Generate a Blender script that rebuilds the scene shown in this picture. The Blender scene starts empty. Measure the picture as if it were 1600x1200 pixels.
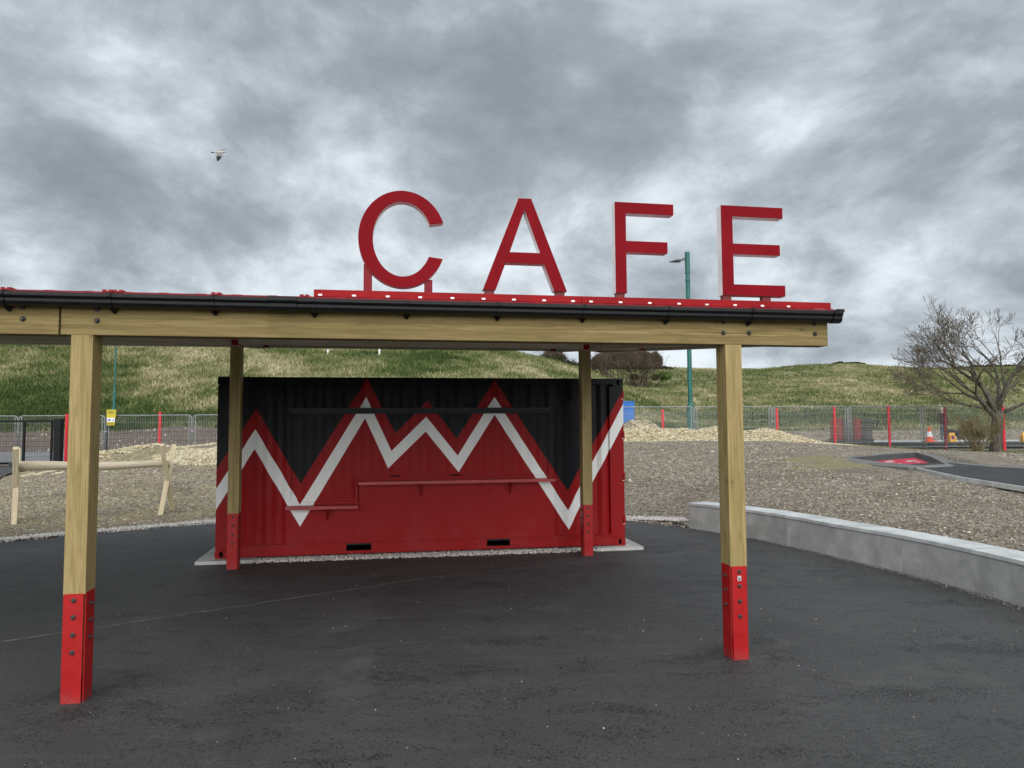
import bpy, bmesh, math, random
import numpy as np
from mathutils import Vector, Matrix
from mathutils.geometry import tessellate_polygon
random.seed(7)
rng = np.random.default_rng(7)
R = math.radians
sc = bpy.context.scene
COL = sc.collection

# ------------------------------------------------------------------ camera
PITCH, ROLL, CAMH, FPX = 0.061172, -0.006012, 1.8786, 1117.19
cp, sp = math.cos(PITCH), math.sin(PITCH)
fwd = Vector((0, cp, sp)); up0 = Vector((0, -sp, cp)); rt0 = Vector((1, 0, 0))
cr, sr = math.cos(ROLL), math.sin(ROLL)
right = rt0*cr + up0*sr; up = -rt0*sr + up0*cr
cd = bpy.data.cameras.new('camera'); cam = bpy.data.objects.new('camera', cd); COL.objects.link(cam)
cam.matrix_world = Matrix((( right.x, up.x, -fwd.x, 0), (right.y, up.y, -fwd.y, 0), (right.z, up.z, -fwd.z, CAMH), (0, 0, 0, 1)))
cd.sensor_width = 36; cd.lens = FPX/1600*36; cd.clip_start = .05; cd.clip_end = 3000
sc.camera = cam

# ------------------------------------------------------------------ node helper
class N:
    def __init__(s, tree): s.t = tree; s.n = tree.nodes; s.l = tree.links
    def new(s, ty, **kw):
        nd = s.n.new(ty)
        for k, v in kw.items(): setattr(nd, k, v)
        return nd
    def put(s, sock, v):
        if isinstance(v, bpy.types.NodeSocket): s.l.new(v, sock)
        elif isinstance(v, (tuple, list)):
            if len(v) == 3 and sock.type == 'RGBA': v = (*v, 1)
            sock.default_value = v
        else: sock.default_value = v
    def m(s, op, a, b=0.0, c=None, clamp=False):
        nd = s.new('ShaderNodeMath', operation=op, use_clamp=clamp)
        s.put(nd.inputs[0], a); s.put(nd.inputs[1], b)
        if c is not None: s.put(nd.inputs[2], c)
        return nd.outputs[0]
    def vm(s, op, a, b=(0, 0, 0)):
        nd = s.new('ShaderNodeVectorMath', operation=op)
        s.put(nd.inputs[0], a)
        if op == 'SCALE': s.put(nd.inputs['Scale'], b)
        else: s.put(nd.inputs[1], b)
        return nd.outputs['Value'] if op in ('LENGTH', 'DOT_PRODUCT', 'DISTANCE') else nd.outputs[0]
    def mix(s, f, a, b, mode='MIX'):
        nd = s.new('ShaderNodeMix', data_type='RGBA', blend_type=mode)
        s.put(nd.inputs[0], f); s.put(nd.inputs[6], a); s.put(nd.inputs[7], b)
        return nd.outputs[2]
    def noise(s, vec, scale, detail=4, rough=.55, dist=0., col=False, dim='3D'):
        nd = s.new('ShaderNodeTexNoise', noise_dimensions=dim)
        if vec is not None: s.put(nd.inputs['Vector'], vec)
        nd.inputs['Scale'].default_value = scale; nd.inputs['Detail'].default_value = detail
        nd.inputs['Roughness'].default_value = rough; nd.inputs['Distortion'].default_value = dist
        return nd.outputs['Color' if col else 'Fac']
    def vor(s, vec, scale, feature='F1', out='Distance', rnd=1.):
        nd = s.new('ShaderNodeTexVoronoi', feature=feature)
        s.put(nd.inputs['Vector'], vec); nd.inputs['Scale'].default_value = scale
        nd.inputs['Randomness'].default_value = rnd
        return nd.outputs[out]
    def ramp(s, f, stops, interp='LINEAR'):
        nd = s.new('ShaderNodeValToRGB'); cr_ = nd.color_ramp; cr_.interpolation = interp
        while len(cr_.elements) > 1: cr_.elements.remove(cr_.elements[0])
        for i, (p_, c) in enumerate(stops):
            e = cr_.elements[0] if i == 0 else cr_.elements.new(p_)
            e.position = p_
            e.color = (*c, 1) if isinstance(c, (tuple, list)) else (c, c, c, 1)
        s.put(nd.inputs[0], f)
        return nd.outputs[0]
    def step(s, v, a, b, o0=0., o1=1.):
        nd = s.new('ShaderNodeMapRange', interpolation_type='SMOOTHSTEP')
        s.put(nd.inputs[0], v); nd.inputs[1].default_value = a; nd.inputs[2].default_value = b
        nd.inputs[3].default_value = o0; nd.inputs[4].default_value = o1
        return nd.outputs[0]
    def xyz(s, v):
        nd = s.new('ShaderNodeSeparateXYZ'); s.put(nd.inputs[0], v); return nd.outputs
    def comb(s, x, y, z):
        nd = s.new('ShaderNodeCombineXYZ')
        for i, v in enumerate((x, y, z)): s.put(nd.inputs[i], v)
        return nd.outputs[0]
    def attr(s, name): return s.new('ShaderNodeAttribute', attribute_name=name).outputs
    def bump(s, h, strength, dist, normal=None):
        nd = s.new('ShaderNodeBump'); nd.inputs['Strength'].default_value = strength
        nd.inputs['Distance'].default_value = dist; s.put(nd.inputs['Height'], h)
        if normal is not None: s.put(nd.inputs['Normal'], normal)
        return nd.outputs[0]

def material(name, fn, rough=.7, spec=.5, metal=0.):
    m = bpy.data.materials.new(name); m.use_nodes = True
    t = m.node_tree; t.nodes.clear(); n = N(t)
    out = n.new('ShaderNodeOutputMaterial'); b = n.new('ShaderNodeBsdfPrincipled')
    t.links.new(b.outputs[0], out.inputs[0])
    b.inputs['Roughness'].default_value = rough; b.inputs['Specular IOR Level'].default_value = spec
    b.inputs['Metallic'].default_value = metal
    obj = n.new('ShaderNodeTexCoord').outputs['Object']
    r = fn(n, obj)
    if not isinstance(r, dict): r = {'Base Color': r}
    for k, v in r.items(): n.put(b.inputs[k], v)
    return m

# ------------------------------------------------------------------ sky and sun (overcast)
SUN_EL, SUN_ROT = R(30), R(176)
w = bpy.data.worlds.new('World'); sc.world = w; w.use_nodes = True
w.node_tree.nodes.clear(); n = N(w.node_tree)
d = n.new('ShaderNodeTexCoord').outputs['Generated']
dn = n.vm('NORMALIZE', d)
x_, y_, z_ = n.xyz(dn)
zc = n.m('MAXIMUM', z_, 0.0)
den = n.m('ADD', zc, 0.42)
px = n.m('DIVIDE', x_, den); py = n.m('DIVIDE', y_, den)
pv = n.comb(px, py, 71.7)
warp = n.vm('SCALE', n.vm('SUBTRACT', n.noise(pv, .9, 3, .5, col=True), (.5, .5, .5)), .32)
pw = n.vm('ADD', pv, warp)
big = n.noise(pw, 1.15, 3, .5)
mid = n.noise(pw, 3.1, 6, .54, .0)
fine = n.noise(n.vm('ADD', pw, warp), 8.5, 7, .62, .0)
dens = n.m('ADD', n.m('MULTIPLY', big, .34), n.m('ADD', n.m('MULTIPLY', mid, .60), n.m('MULTIPLY', fine, .28)))
# cloud banks: (direction, radius, amount)  positive = thicker, darker cloud
def bank(dx, dy, dz, rad, amt):
    v = Vector((dx, dy, dz)).normalized()
    dd = n.vm('DISTANCE', dn, tuple(v))
    return n.m('MULTIPLY', n.step(dd, 0., rad, 1., 0.), amt)
banks = None
for b_ in ((-.24, 1, .56, .46, .075), (.16, 1, .66, .30, .05), (.66, 1, .60, .36, .07), (-.60, 1, .50, .32, .10), (.14, 1, .52, .20, .055), (-.62, 1, .50, .16, .03), (.10, 1, .40, .12, -.035), (-.25, 1, .40, .14, -.03),
           (-.57, 1, .47, .14, -.05), (-.36, 1, .28, .15, .07), (-.20, 1, .40, .10, -.05), (-.13, 1, .24, .10, .04), (.17, 1, .40, .10, .05),
           (.43, 1, .42, .16, -.05), (.62, 1, .36, .16, -.03), (-.62, 1, .16, .16, .03), (.42, 1, .25, .15, .04)):
    v = bank(*b_); banks = v if banks is None else n.m('ADD', banks, v)
dens = n.m('ADD', dens, banks)
hz = n.step(z_, 0.0, .25, 1., 0.)
dens2 = n.m('SUBTRACT', n.m('SUBTRACT', dens, .078), n.m('MULTIPLY', hz, .075))
cloud = n.ramp(dens2, [(.39, (.325, .353, .375)), (.455, (.272, .299, .321)), (.505, (.215, .239, .260)), (.555, (.172, .194, .214)), (.61, (.135, .152, .168)), (.70, (.105, .119, .132))])
sky = n.new('ShaderNodeTexSky', sky_type='NISHITA'); sky.sun_disc = False
sky.sun_elevation = SUN_EL; sky.sun_rotation = SUN_ROT
skyc = n.vm('SCALE', sky.outputs[0], 0.05)
col = n.mix(n.ramp(dens2, [(.30, 0.85), (.40, .98), (.5, 1.)]), skyc, cloud)
bg = n.new('ShaderNodeBackground'); n.put(bg.inputs[0], col); bg.inputs[1].default_value = 1.06
n.l.new(bg.outputs[0], n.new('ShaderNodeOutputWorld').inputs[0])

sl = bpy.data.lights.new('sun', 'SUN'); sl.energy = 1.5; sl.angle = R(85); sl.color = (1., .96, .9)
so = bpy.data.objects.new('sun', sl); COL.objects.link(so)
sd = Vector((math.sin(SUN_ROT)*math.cos(SUN_EL), math.cos(SUN_ROT)*math.cos(SUN_EL), math.sin(SUN_EL)))
so.rotation_euler = sd.to_track_quat('Z', 'Y').to_euler()
sc.view_settings.view_transform = 'Standard'; sc.view_settings.look = 'None'
sc.view_settings.exposure = 1.32; sc.view_settings.gamma = 1.0; sc.view_settings.use_curve_mapping = False
sc.cycles.max_bounces = 6; sc.cycles.diffuse_bounces = 3

# ------------------------------------------------------------------ object helpers
class MB:
    """collects vertices and faces of ONE mesh"""
    def __init__(s): s.v = []; s.f = []; s.mi = []; s.k = 0
    def add(s, vs, fs, mi=0):
        o = len(s.v); s.v += [tuple(v) for v in vs]; s.f += [tuple(i+o for i in f) for f in fs]; s.mi += [mi]*len(fs)
    def box(s, a, b, mi=0, M=None):
        x0, y0, z0 = a; x1, y1, z1 = b
        vs = [(x0,y0,z0),(x1,y0,z0),(x1,y1,z0),(x0,y1,z0),(x0,y0,z1),(x1,y0,z1),(x1,y1,z1),(x0,y1,z1)]
        if M is not None: vs = [M @ Vector(v) for v in vs]
        s.add(vs, [(0,3,2,1),(4,5,6,7),(0,1,5,4),(1,2,6,5),(2,3,7,6),(3,0,4,7)], mi)
    def bar(s, p, q, w_, h_, upv=(0,0,1), mi=0):
        p, q = Vector(p), Vector(q); d_ = (q-p); L = d_.length; d_.normalize()
        u_ = Vector(upv); r_ = d_.cross(u_)
        if r_.length < 1e-5: r_ = d_.cross(Vector((0,1,0)))
        r_.normalize(); u_ = r_.cross(d_)
        vs = []
        for t in (p, q):
            for a_, b_ in ((-1,-1),(1,-1),(1,1),(-1,1)): vs.append(t + r_*a_*w_/2 + u_*b_*h_/2)
        s.add(vs, [(3,2,1,0),(4,5,6,7),(0,1,5,4),(1,2,6,5),(2,3,7,6),(3,0,4,7)], mi)
    def tube(s, pts, rad, n_=8, mi=0, cap=True):
        pts = [Vector(p) for p in pts]; rad = rad if isinstance(rad, (list, tuple)) else [rad]*len(pts)
        rings = []; prev = None
        for i, p in enumerate(pts):
            d_ = (pts[min(i+1, len(pts)-1)] - pts[max(i-1, 0)]).normalized()
            if prev is None: a_ = d_.orthogonal().normalized()
            else:
                a_ = prev - d_*prev.dot(d_)
                a_ = a_.normalized() if a_.length > 1e-6 else d_.orthogonal().normalized()
            prev = a_; b_ = d_.cross(a_)
            rings += [p + (a_*math.cos(2*math.pi*k/n_) + b_*math.sin(2*math.pi*k/n_))*rad[i] for k in range(n_)]
        fs = [(i*n_+k, i*n_+(k+1)%n_, (i+1)*n_+(k+1)%n_, (i+1)*n_+k) for i in range(len(pts)-1) for k in range(n_)]
        if cap: fs += [tuple(reversed(range(n_))), tuple((len(pts)-1)*n_+k for k in range(n_))]
        s.add(rings, fs, mi)
    def lathe(s, prof, c=(0,0,0), n_=16, axis='z', mi=0):
        vs = []
        for r_, h_ in prof:
            for k in range(n_):
                a_ = 2*math.pi*k/n_; x, y = r_*math.cos(a_), r_*math.sin(a_)
                v = (x, y, h_) if axis == 'z' else ((x, h_, y) if axis == 'y' else (h_, x, y))
                vs.append(tuple(v[i]+c[i] for i in range(3)))
        fs = [(i*n_+k, i*n_+(k+1)%n_, (i+1)*n_+(k+1)%n_, (i+1)*n_+k) for i in range(len(prof)-1) for k in range(n_)]
        fs += [tuple(range(n_)), tuple((len(prof)-1)*n_+k for k in range(n_))]
        s.add(vs, fs, mi)
    def mesh(s, name, mats, bevel=0, smooth=False):
        me = bpy.data.meshes.new(name); me.from_pydata([tuple(v) for v in s.v], [], s.f); me.update()
        for m_ in (mats if isinstance(mats, (list, tuple)) else [mats]): me.materials.append(m_)
        if any(s.mi): me.polygons.foreach_set('material_index', s.mi)
        bm = bmesh.new(); bm.from_mesh(me)
        bmesh.ops.recalc_face_normals(bm, faces=bm.faces)
        if bevel: bmesh.ops.bevel(bm, geom=[e for e in bm.edges if len(e.link_faces) == 2 and e.calc_face_angle(0) > .6], offset=bevel, segments=2, affect='EDGES', profile=.7)
        bm.to_mesh(me); bm.free()
        if smooth: me.polygons.foreach_set('use_smooth', [True]*len(me.polygons))
        return me

def link(name, data, parent=None, M=None, **kw):
    o = bpy.data.objects.new(name, data); COL.objects.link(o)
    if parent is not None: o.parent = parent
    if M is not None: o.matrix_local = M if isinstance(M, Matrix) else Matrix.Translation(M)
    for k, v in kw.items(): o[k] = v
    return o
def obj(name, mb, mats, parent=None, M=None, bevel=0, smooth=False, **kw):
    return link(name, mb.mesh(name, mats, bevel, smooth), parent, M, **kw)
def thing(name, label, category, M=None, group=None):
    o = link(name, None, None, M, label=label, category=category)
    if group: o['group'] = group
    return o
def tag(o, label, category, group=None):
    o['label'] = label; o['category'] = category
    if group: o['group'] = group
    return o
def copy_tree(o, parent=None):
    c = o.copy(); COL.objects.link(c)
    if parent is not None: c.parent = parent
    for ch in [x for x in bpy.data.objects if x.parent == o]: copy_tree(ch, c)
    return c
def frame(origin, ang): return Matrix.Translation(origin) @ Matrix.Rotation(ang, 4, 'Z')
def axes(o, x, y):
    x = Vector(x).normalized(); y = Vector(y); y = (y - x*y.dot(x)).normalized(); z = x.cross(y)
    return Matrix(((x.x, y.x, z.x, o[0]), (x.y, y.y, z.y, o[1]), (x.z, y.z, z.z, o[2]), (0, 0, 0, 1)))
def fast_mesh(name, V, F, mats, attrs=None):
    """V (n,3), F (m,3) triangles"""
    me = bpy.data.meshes.new(name); V = np.asarray(V, np.float32); F = np.asarray(F, np.int32)
    k = F.shape[1]
    me.vertices.add(len(V)); me.vertices.foreach_set('co', V.ravel())
    me.loops.add(F.size); me.loops.foreach_set('vertex_index', F.ravel())
    me.polygons.add(len(F)); me.polygons.foreach_set('loop_start', np.arange(0, F.size, k, dtype=np.int32))
    me.update(calc_edges=True)
    for m_ in (mats if isinstance(mats, (list, tuple)) else [mats]): me.materials.append(m_)
    for nm, a_ in (attrs or {}).items():
        at = me.attributes.new(nm, 'FLOAT', 'POINT'); at.data.foreach_set('value', np.asarray(a_, np.float32))
    return me

# ------------------------------------------------------------------ materials
def flat(name, c, rough=.6, spec=.4, var=.12, scale=6., metal=0., bump=0.):
    def fn(n, o):
        f = n.noise(o, scale, 5, .6)
        r = {'Base Color': n.mix(n.step(f, .3, .7), tuple(x*(1-var) for x in c), tuple(min(x*(1+var), 1) for x in c)),
             'Roughness': n.m('ADD', n.m('MULTIPLY', n.noise(o, scale*2.3, 3), .2), rough-.1)}
        if bump: r['Normal'] = n.bump(n.noise(o, scale*8, 4), bump, .01)
        return r
    return material(name, fn, rough, spec, metal)

def wood_fn(c1, c2, grey=.0, lam=.0):
    def fn(n, o):
        oi = n.new('ShaderNodeObjectInfo').outputs
        off = n.comb(n.m('MULTIPLY', oi['Random'], 37.), n.m('MULTIPLY', oi['Random'], 11.), n.m('MULTIPLY', oi['Random'], 5.))
        p = n.vm('ADD', o, off)
        st = n.vm('MULTIPLY', p, (.55, 9., 9.))
        g = n.noise(st, 4.5, 7, .62, .6)
        streak = n.noise(n.vm('MULTIPLY', p, (.35, 26., 26.)), 3.4, 4, .6)
        blotch = n.noise(n.vm('MULTIPLY', p, (.8, 3.2, 3.2)), 1.3, 3)
        c = n.mix(n.step(g, .36, .64), c1, c2)
        c = n.mix(n.m('MULTIPLY', n.step(streak, .48, .72), .42), c, tuple(x*.55 for x in c1))
        c = n.mix(n.m('MULTIPLY', n.step(blotch, .42, .7), .34), c, (c1[0]*.72, c1[1]*.86, c1[2]*.62))
        if lam:   # glued laminations, every ~45 mm
            zz = n.xyz(o)[1]
            li = n.m('FLOOR', n.m('DIVIDE', zz, lam))
            wn = n.new('ShaderNodeTexWhiteNoise', noise_dimensions='2D'); n.put(wn.inputs['Vector'], n.comb(li, oi['Random'], 0.))
            c = n.mix(n.m('MULTIPLY', wn.outputs['Value'], .5), c, tuple(x*.70 for x in c1))
            fr = n.m('FRACT', n.m('DIVIDE', zz, lam))
            c = n.mix(n.m('MULTIPLY', n.step(n.m('ABSOLUTE', n.m('SUBTRACT', fr, .5)), .478, .497), .5), c, tuple(x*.35 for x in c1))
        # knots
        qx, qy, qz = n.xyz(p)
        wob = n.m('MULTIPLY', n.m('SUBTRACT', n.noise(p, 14., 2), .5), .02)
        kp = n.comb(n.m('MULTIPLY', n.m('ADD', qx, wob), 3.0), n.m('MULTIPLY', n.m('ADD', n.m('ADD', qy, qz), wob), 8.0), 0.)
        kd = n.vor(kp, 1.35); kr = n.vor(kp, 1.35, out='Color')
        ks = n.xyz(kr)[0]
        kn = n.m('MULTIPLY', n.step(kd, .045, .10, 1., 0.), n.step(ks, .66, .70))
        kh = n.m('MULTIPLY', n.step(kd, .06, .34, 1., 0.), n.step(ks, .50, .56))
        c = n.mix(n.m('MULTIPLY', kh, .35), c, tuple(x*.62 for x in c1))
        c = n.mix(n.m('MULTIPLY', kn, .85), c, (.045, .026, .014))
        # drying checks
        ck = n.step(n.noise(n.vm('MULTIPLY', p, (.5, 40., 40.)), 2.2, 3, .5), .70, .76)
        c = n.mix(n.m('MULTIPLY', ck, .55), c, tuple(x*.3 for x in c1))
        if grey: c = n.mix(grey, c, (.34, .33, .29))
        h = n.m('SUBTRACT', n.m('MULTIPLY', g, .5), n.m('ADD', n.m('MULTIPLY', ck, .7), n.m('MULTIPLY', streak, .3)))
        return {'Base Color': c, 'Normal': n.bump(h, .35, .004), 'Roughness': n.m('ADD', n.m('MULTIPLY', g, .25), .55)}
    return fn
M_GLULAM = material('glulam', wood_fn((.225, .166, .064), (.35, .268, .120), 0, .047), .7, .25)
M_POST = material('post_timber', wood_fn((.295, .222, .092), (.43, .335, .160), 0, .048), .7, .25)
M_PALE = material('pale_timber', wood_fn((.62, .56, .43), (.78, .72, .60), .04, .045), .75, .2)
M_HURDLE = material('hurdle_timber', wood_fn((.60, .50, .33), (.76, .66, .47), .05), .75, .2)
M_LOG = material('peeled_log', wood_fn((.56, .46, .34), (.72, .62, .50), .12), .75, .2)

def steel_fn(n, o):
    z = n.xyz(o)[2]; f = n.noise(o, 7., 5, .65); g_ = n.noise(o, 55., 4, .7)
    c = n.mix(n.step(f, .3, .7), (.32, .007, .009), (.40, .010, .012))
    low = n.m('MULTIPLY', n.step(n.m('ADD', z, n.m('MULTIPLY', n.m('SUBTRACT', f, .5), .16)), .0, .10, 1., 0.), n.step(g_, .35, .65))
    c = n.mix(n.m('MULTIPLY', low, .55), c, (.14, .10, .09))
    sc_ = n.step(n.noise(n.vm('MULTIPLY', o, (1, 1, .3)), 34., 4, .7), .70, .74)
    c = n.mix(n.m('MULTIPLY', sc_, .35), c, (.30, .13, .12))
    return {'Base Color': c, 'Roughness': n.m('ADD', n.m('MULTIPLY', f, .3), .28)}
M_STEEL = material('red_steel', steel_fn, .4, .3)
M_BOLT = flat('dark_bolt', (.035, .032, .03), .45, .5, .3, 40)
M_GUTTER = flat('black_gutter', (.004, .0045, .006), .38, .25, .3, 9)
M_ROOF = flat('red_roof_sheet', (.22, .010, .018), .5, .2, .12, 3)
M_FASCIA = flat('red_fascia', (.28, .008, .012), .5, .12, .12, 3)
M_LETTER = flat('red_letter_face', (.205, .006, .012), .6, .06, .10, 2.2)
M_LFEET = flat('letter_feet', (.16, .012, .018), .5, .4, .1, 5)
M_WHITE = flat('white_coated', (.84, .85, .86), .5, .4, .07, 5)
M_SILVER = flat('galvanised', (.27, .285, .30), .5, .4, .15, 14)
M_WIRE = flat('grey_wire', (.17, .18, .185), .5, .4, .15, 14)
M_BLACKM = flat('black_coated', (.007, .009, .011), .5, .2, .2, 8)
M_REDPOST = flat('red_fence_post', (.62, .02, .035), .45, .4, .1, 8)
M_MAROON = flat('maroon_fence_post', (.20, .012, .02), .5, .4, .1, 8)
M_GREEN = flat('green_lamp_paint', (.010, .115, .095), .42, .5, .18, 5)
M_DARKGREY = flat('dark_grey', (.05, .052, .055), .6, .4, .2, 8)
M_LGREY = flat('light_grey', (.42, .44, .45), .5, .4, .1, 8)

def concrete_fn(c, stain=.5):
    def fn(n, o):
        oi = n.new('ShaderNodeObjectInfo').outputs['Random']
        p = n.vm('ADD', o, n.comb(n.m('MULTIPLY', oi, 23.), 0., 0.))
        a = n.noise(p, 2.4, 6, .62, .4); b_ = n.noise(p, 30, 5, .65)
        cc = n.mix(n.step(a, .28, .72), tuple(x*.72 for x in c), tuple(x*1.15 for x in c))
        cc = n.mix(n.m('MULTIPLY', n.step(b_, .55, .75), .3), cc, tuple(x*.55 for x in c))
        # pale lime scum and dark runs
        s1 = n.noise(n.vm('MULTIPLY', p, (1.2, 1.2, 2.5)), 3.2, 7, .7, 1.2)
        cc = n.mix(n.m('MULTIPLY', n.step(s1, .60, .72), stain), cc, tuple(min(1, x*1.7) for x in c))
        s2 = n.noise(n.vm('MULTIPLY', p, (2.2, 2.2, .9)), 2.1, 5, .6, 2.0)
        ln = n.m('ABSOLUTE', n.m('SUBTRACT', s2, .47))
        cc = n.mix(n.m('MULTIPLY', n.step(ln, .0, .014, 1., 0.), stain*.8), cc, tuple(x*.5 for x in c))
        cc = n.mix(n.m('MULTIPLY', oi, .16), cc, tuple(x*.6 for x in c))
        return {'Base Color': cc, 'Normal': n.bump(b_, .25, .004)}
    return fn
M_CONC = material('grey_concrete', concrete_fn((.44, .455, .45), .35), .8, .25)
M_COPING = material('pale_coping', concrete_fn((.58, .61, .62), .2), .75, .25)
M_PAD = material('pad_concrete', concrete_fn((.52, .53, .52), .2), .8, .25)

# tarmac
def seg_mask(n, o, a, b, w0, w1):
    ax, ay = a; bx, by = b; L = math.hypot(bx-ax, by-ay); ux, uy = (bx-ax)/L, (by-ay)/L
    x, y, z = n.xyz(o)
    rx = n.m('SUBTRACT', x, ax); ry = n.m('SUBTRACT', y, ay)
    t = n.m('ADD', n.m('MULTIPLY', rx, ux), n.m('MULTIPLY', ry, uy))
    s_ = n.m('ADD', n.m('MULTIPLY', rx, -uy), n.m('MULTIPLY', ry, ux))
    s_ = n.m('ADD', s_, n.m('MULTIPLY', n.m('SUBTRACT', n.noise(o, 1.3, 2), .5), .05))
    m1 = n.step(n.m('ABSOLUTE', s_), w0, w1, 1., 0.)
    return n.m('MULTIPLY', m1, n.m('MULTIPLY', n.step(t, -.05, .05), n.step(t, L-.6, L, 1., 0.)))
def tarmac_fn(n, o):
    big = n.noise(o, .42, 5, .6, .8); md = n.noise(n.vm('MULTIPLY', o, (.7, 1.9, 1)), 2.2, 6, .62, .7)
    agg = n.vor(o, 95.); agg2 = n.vor(o, 52.); fine = n.noise(o, 160, 3, .7)
    c = n.mix(n.step(big, .32, .68), (.052, .0525, .054), (.066, .0665, .068))
    c = n.mix(n.m('MULTIPLY', n.step(md, .50, .72), .5), c, (.084, .084, .085))
    c = n.mix(n.m('MULTIPLY', n.step(fine, .5, .8), .35), c, (.085, .085, .085))
    # open, coarse patches where the binder is dark and stones show
    patch = n.noise(n.vm('MULTIPLY', o, (.8, 1.6, 1)), 1.5, 6, .68, 1.0)
    p01 = n.m('MAXIMUM', n.step(patch, .46, .72), n.m('MULTIPLY', n.step(n.noise(o, 6., 3, .6), .55, .8), .55))
    foot = None
    for fx_, fy_ in ((-3.0, 5.1), (1.83, 5.95)):
        dd = n.vm('DISTANCE', n.vm('MULTIPLY', o, (1, 1, 0)), (fx_, fy_, 0)); f1 = n.m('MULTIPLY', n.step(dd, .08, .75, 1., 0.), .75); foot = f1 if foot is None else n.m('ADD', foot, f1)
    p01 = n.m('ADD', p01, n.m('MULTIPLY', foot, n.step(n.noise(o, 3., 4, .6), .35, .65)), clamp=True)
    thr = n.m('SUBTRACT', .78, n.m('MULTIPLY', p01, .38))
    pmA = n.step(n.m('SUBTRACT', n.vor(o, 68.), thr), 0., .10)
    pmB = n.m('MULTIPLY', n.step(n.m('SUBTRACT', n.vor(n.vm('MULTIPLY', o, (.8, 1.2, 1)), 34.), thr), .04, .14), .35)
    pm = n.m('MAXIMUM', pmA, pmB)
    c = n.mix(n.m('MULTIPLY', pm, .72), c, (.013, .013, .014))
    glint = n.m('MULTIPLY', n.m('MULTIPLY', n.step(agg2, .0, .16, 1., 0.), p01), n.step(n.xyz(n.vor(o, 52., out='Color'))[1], .55, .65))
    c = n.mix(n.m('MULTIPLY', glint, .6), c, (.17, .17, .165))
    st = n.vor(o, 60., out='Color'); sx = n.xyz(st)[0]
    tiny = n.m('MULTIPLY', n.step(n.vor(o, 60.), .10, .20, 1., 0.), n.step(sx, .975, .98))
    c = n.mix(n.m('MULTIPLY', tiny, .7), c, (.40, .39, .36))
    # pale chalk scratch and scuffs
    line = seg_mask(n, o, (-4.9, 6.262), (-.79, 9.354), .004, .013)
    line = n.m('MULTIPLY', line, n.step(n.noise(o, 7, 4, .7), .36, .56, .30, .9))
    c = n.mix(n.m('MULTIPLY', line, .75), c, (.40, .40, .39))
    line2 = seg_mask(n, o, (-1.0, 9.2), (3.2, 11.1), .02, .09)
    c = n.mix(n.m('MULTIPLY', line2, .28), c, (.12, .12, .12))
    sc_ = n.noise(n.vm('MULTIPLY', o, (1.3, 3.6, 1)), 1.7, 5, .72, 2.4)
    sm = n.m('MULTIPLY', n.step(n.m('ABSOLUTE', n.m('SUBTRACT', sc_, .5)), 0., .008, 1., 0.), n.step(n.noise(o, .7, 2), .52, .64))
    c = n.mix(n.m('MULTIPLY', sm, .55), c, (.24, .24, .235))
    dust = n.step(n.noise(o, .55, 6, .66, 1.3), .56, .74)
    c = n.mix(n.m('MULTIPLY', dust, .5), c, (.110, .108, .104))
    h = n.m('ADD', n.m('MULTIPLY', agg, .8), n.m('ADD', n.m('MULTIPLY', fine, .35), n.m('MULTIPLY', n.m('MULTIPLY', pm, agg2), -1.6)))
    nr = n.bump(h, .75, .0045, n.bump(md, .5, .02))
    return {'Base Color': c, 'Normal': nr, 'Roughness': n.m('ADD', n.m('MULTIPLY', md, .25), .55)}
M_TARMAC = material('tarmac', tarmac_fn, .7, .35)
M_ROAD = flat('pale_road', (.20, .205, .215), .85, .25, .14, .8, bump=.2)
M_TRACK = flat('dark_track', (.045, .046, .049), .8, .3, .22, 1.6, bump=.3)
M_RIM = flat('dusty_rim', (.17, .17, .165), .85, .25, .2, 2.0, bump=.3)
M_REDTAR = flat('red_track_floor', (.50, .03, .06), .75, .3, .12, 2.0)

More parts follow.
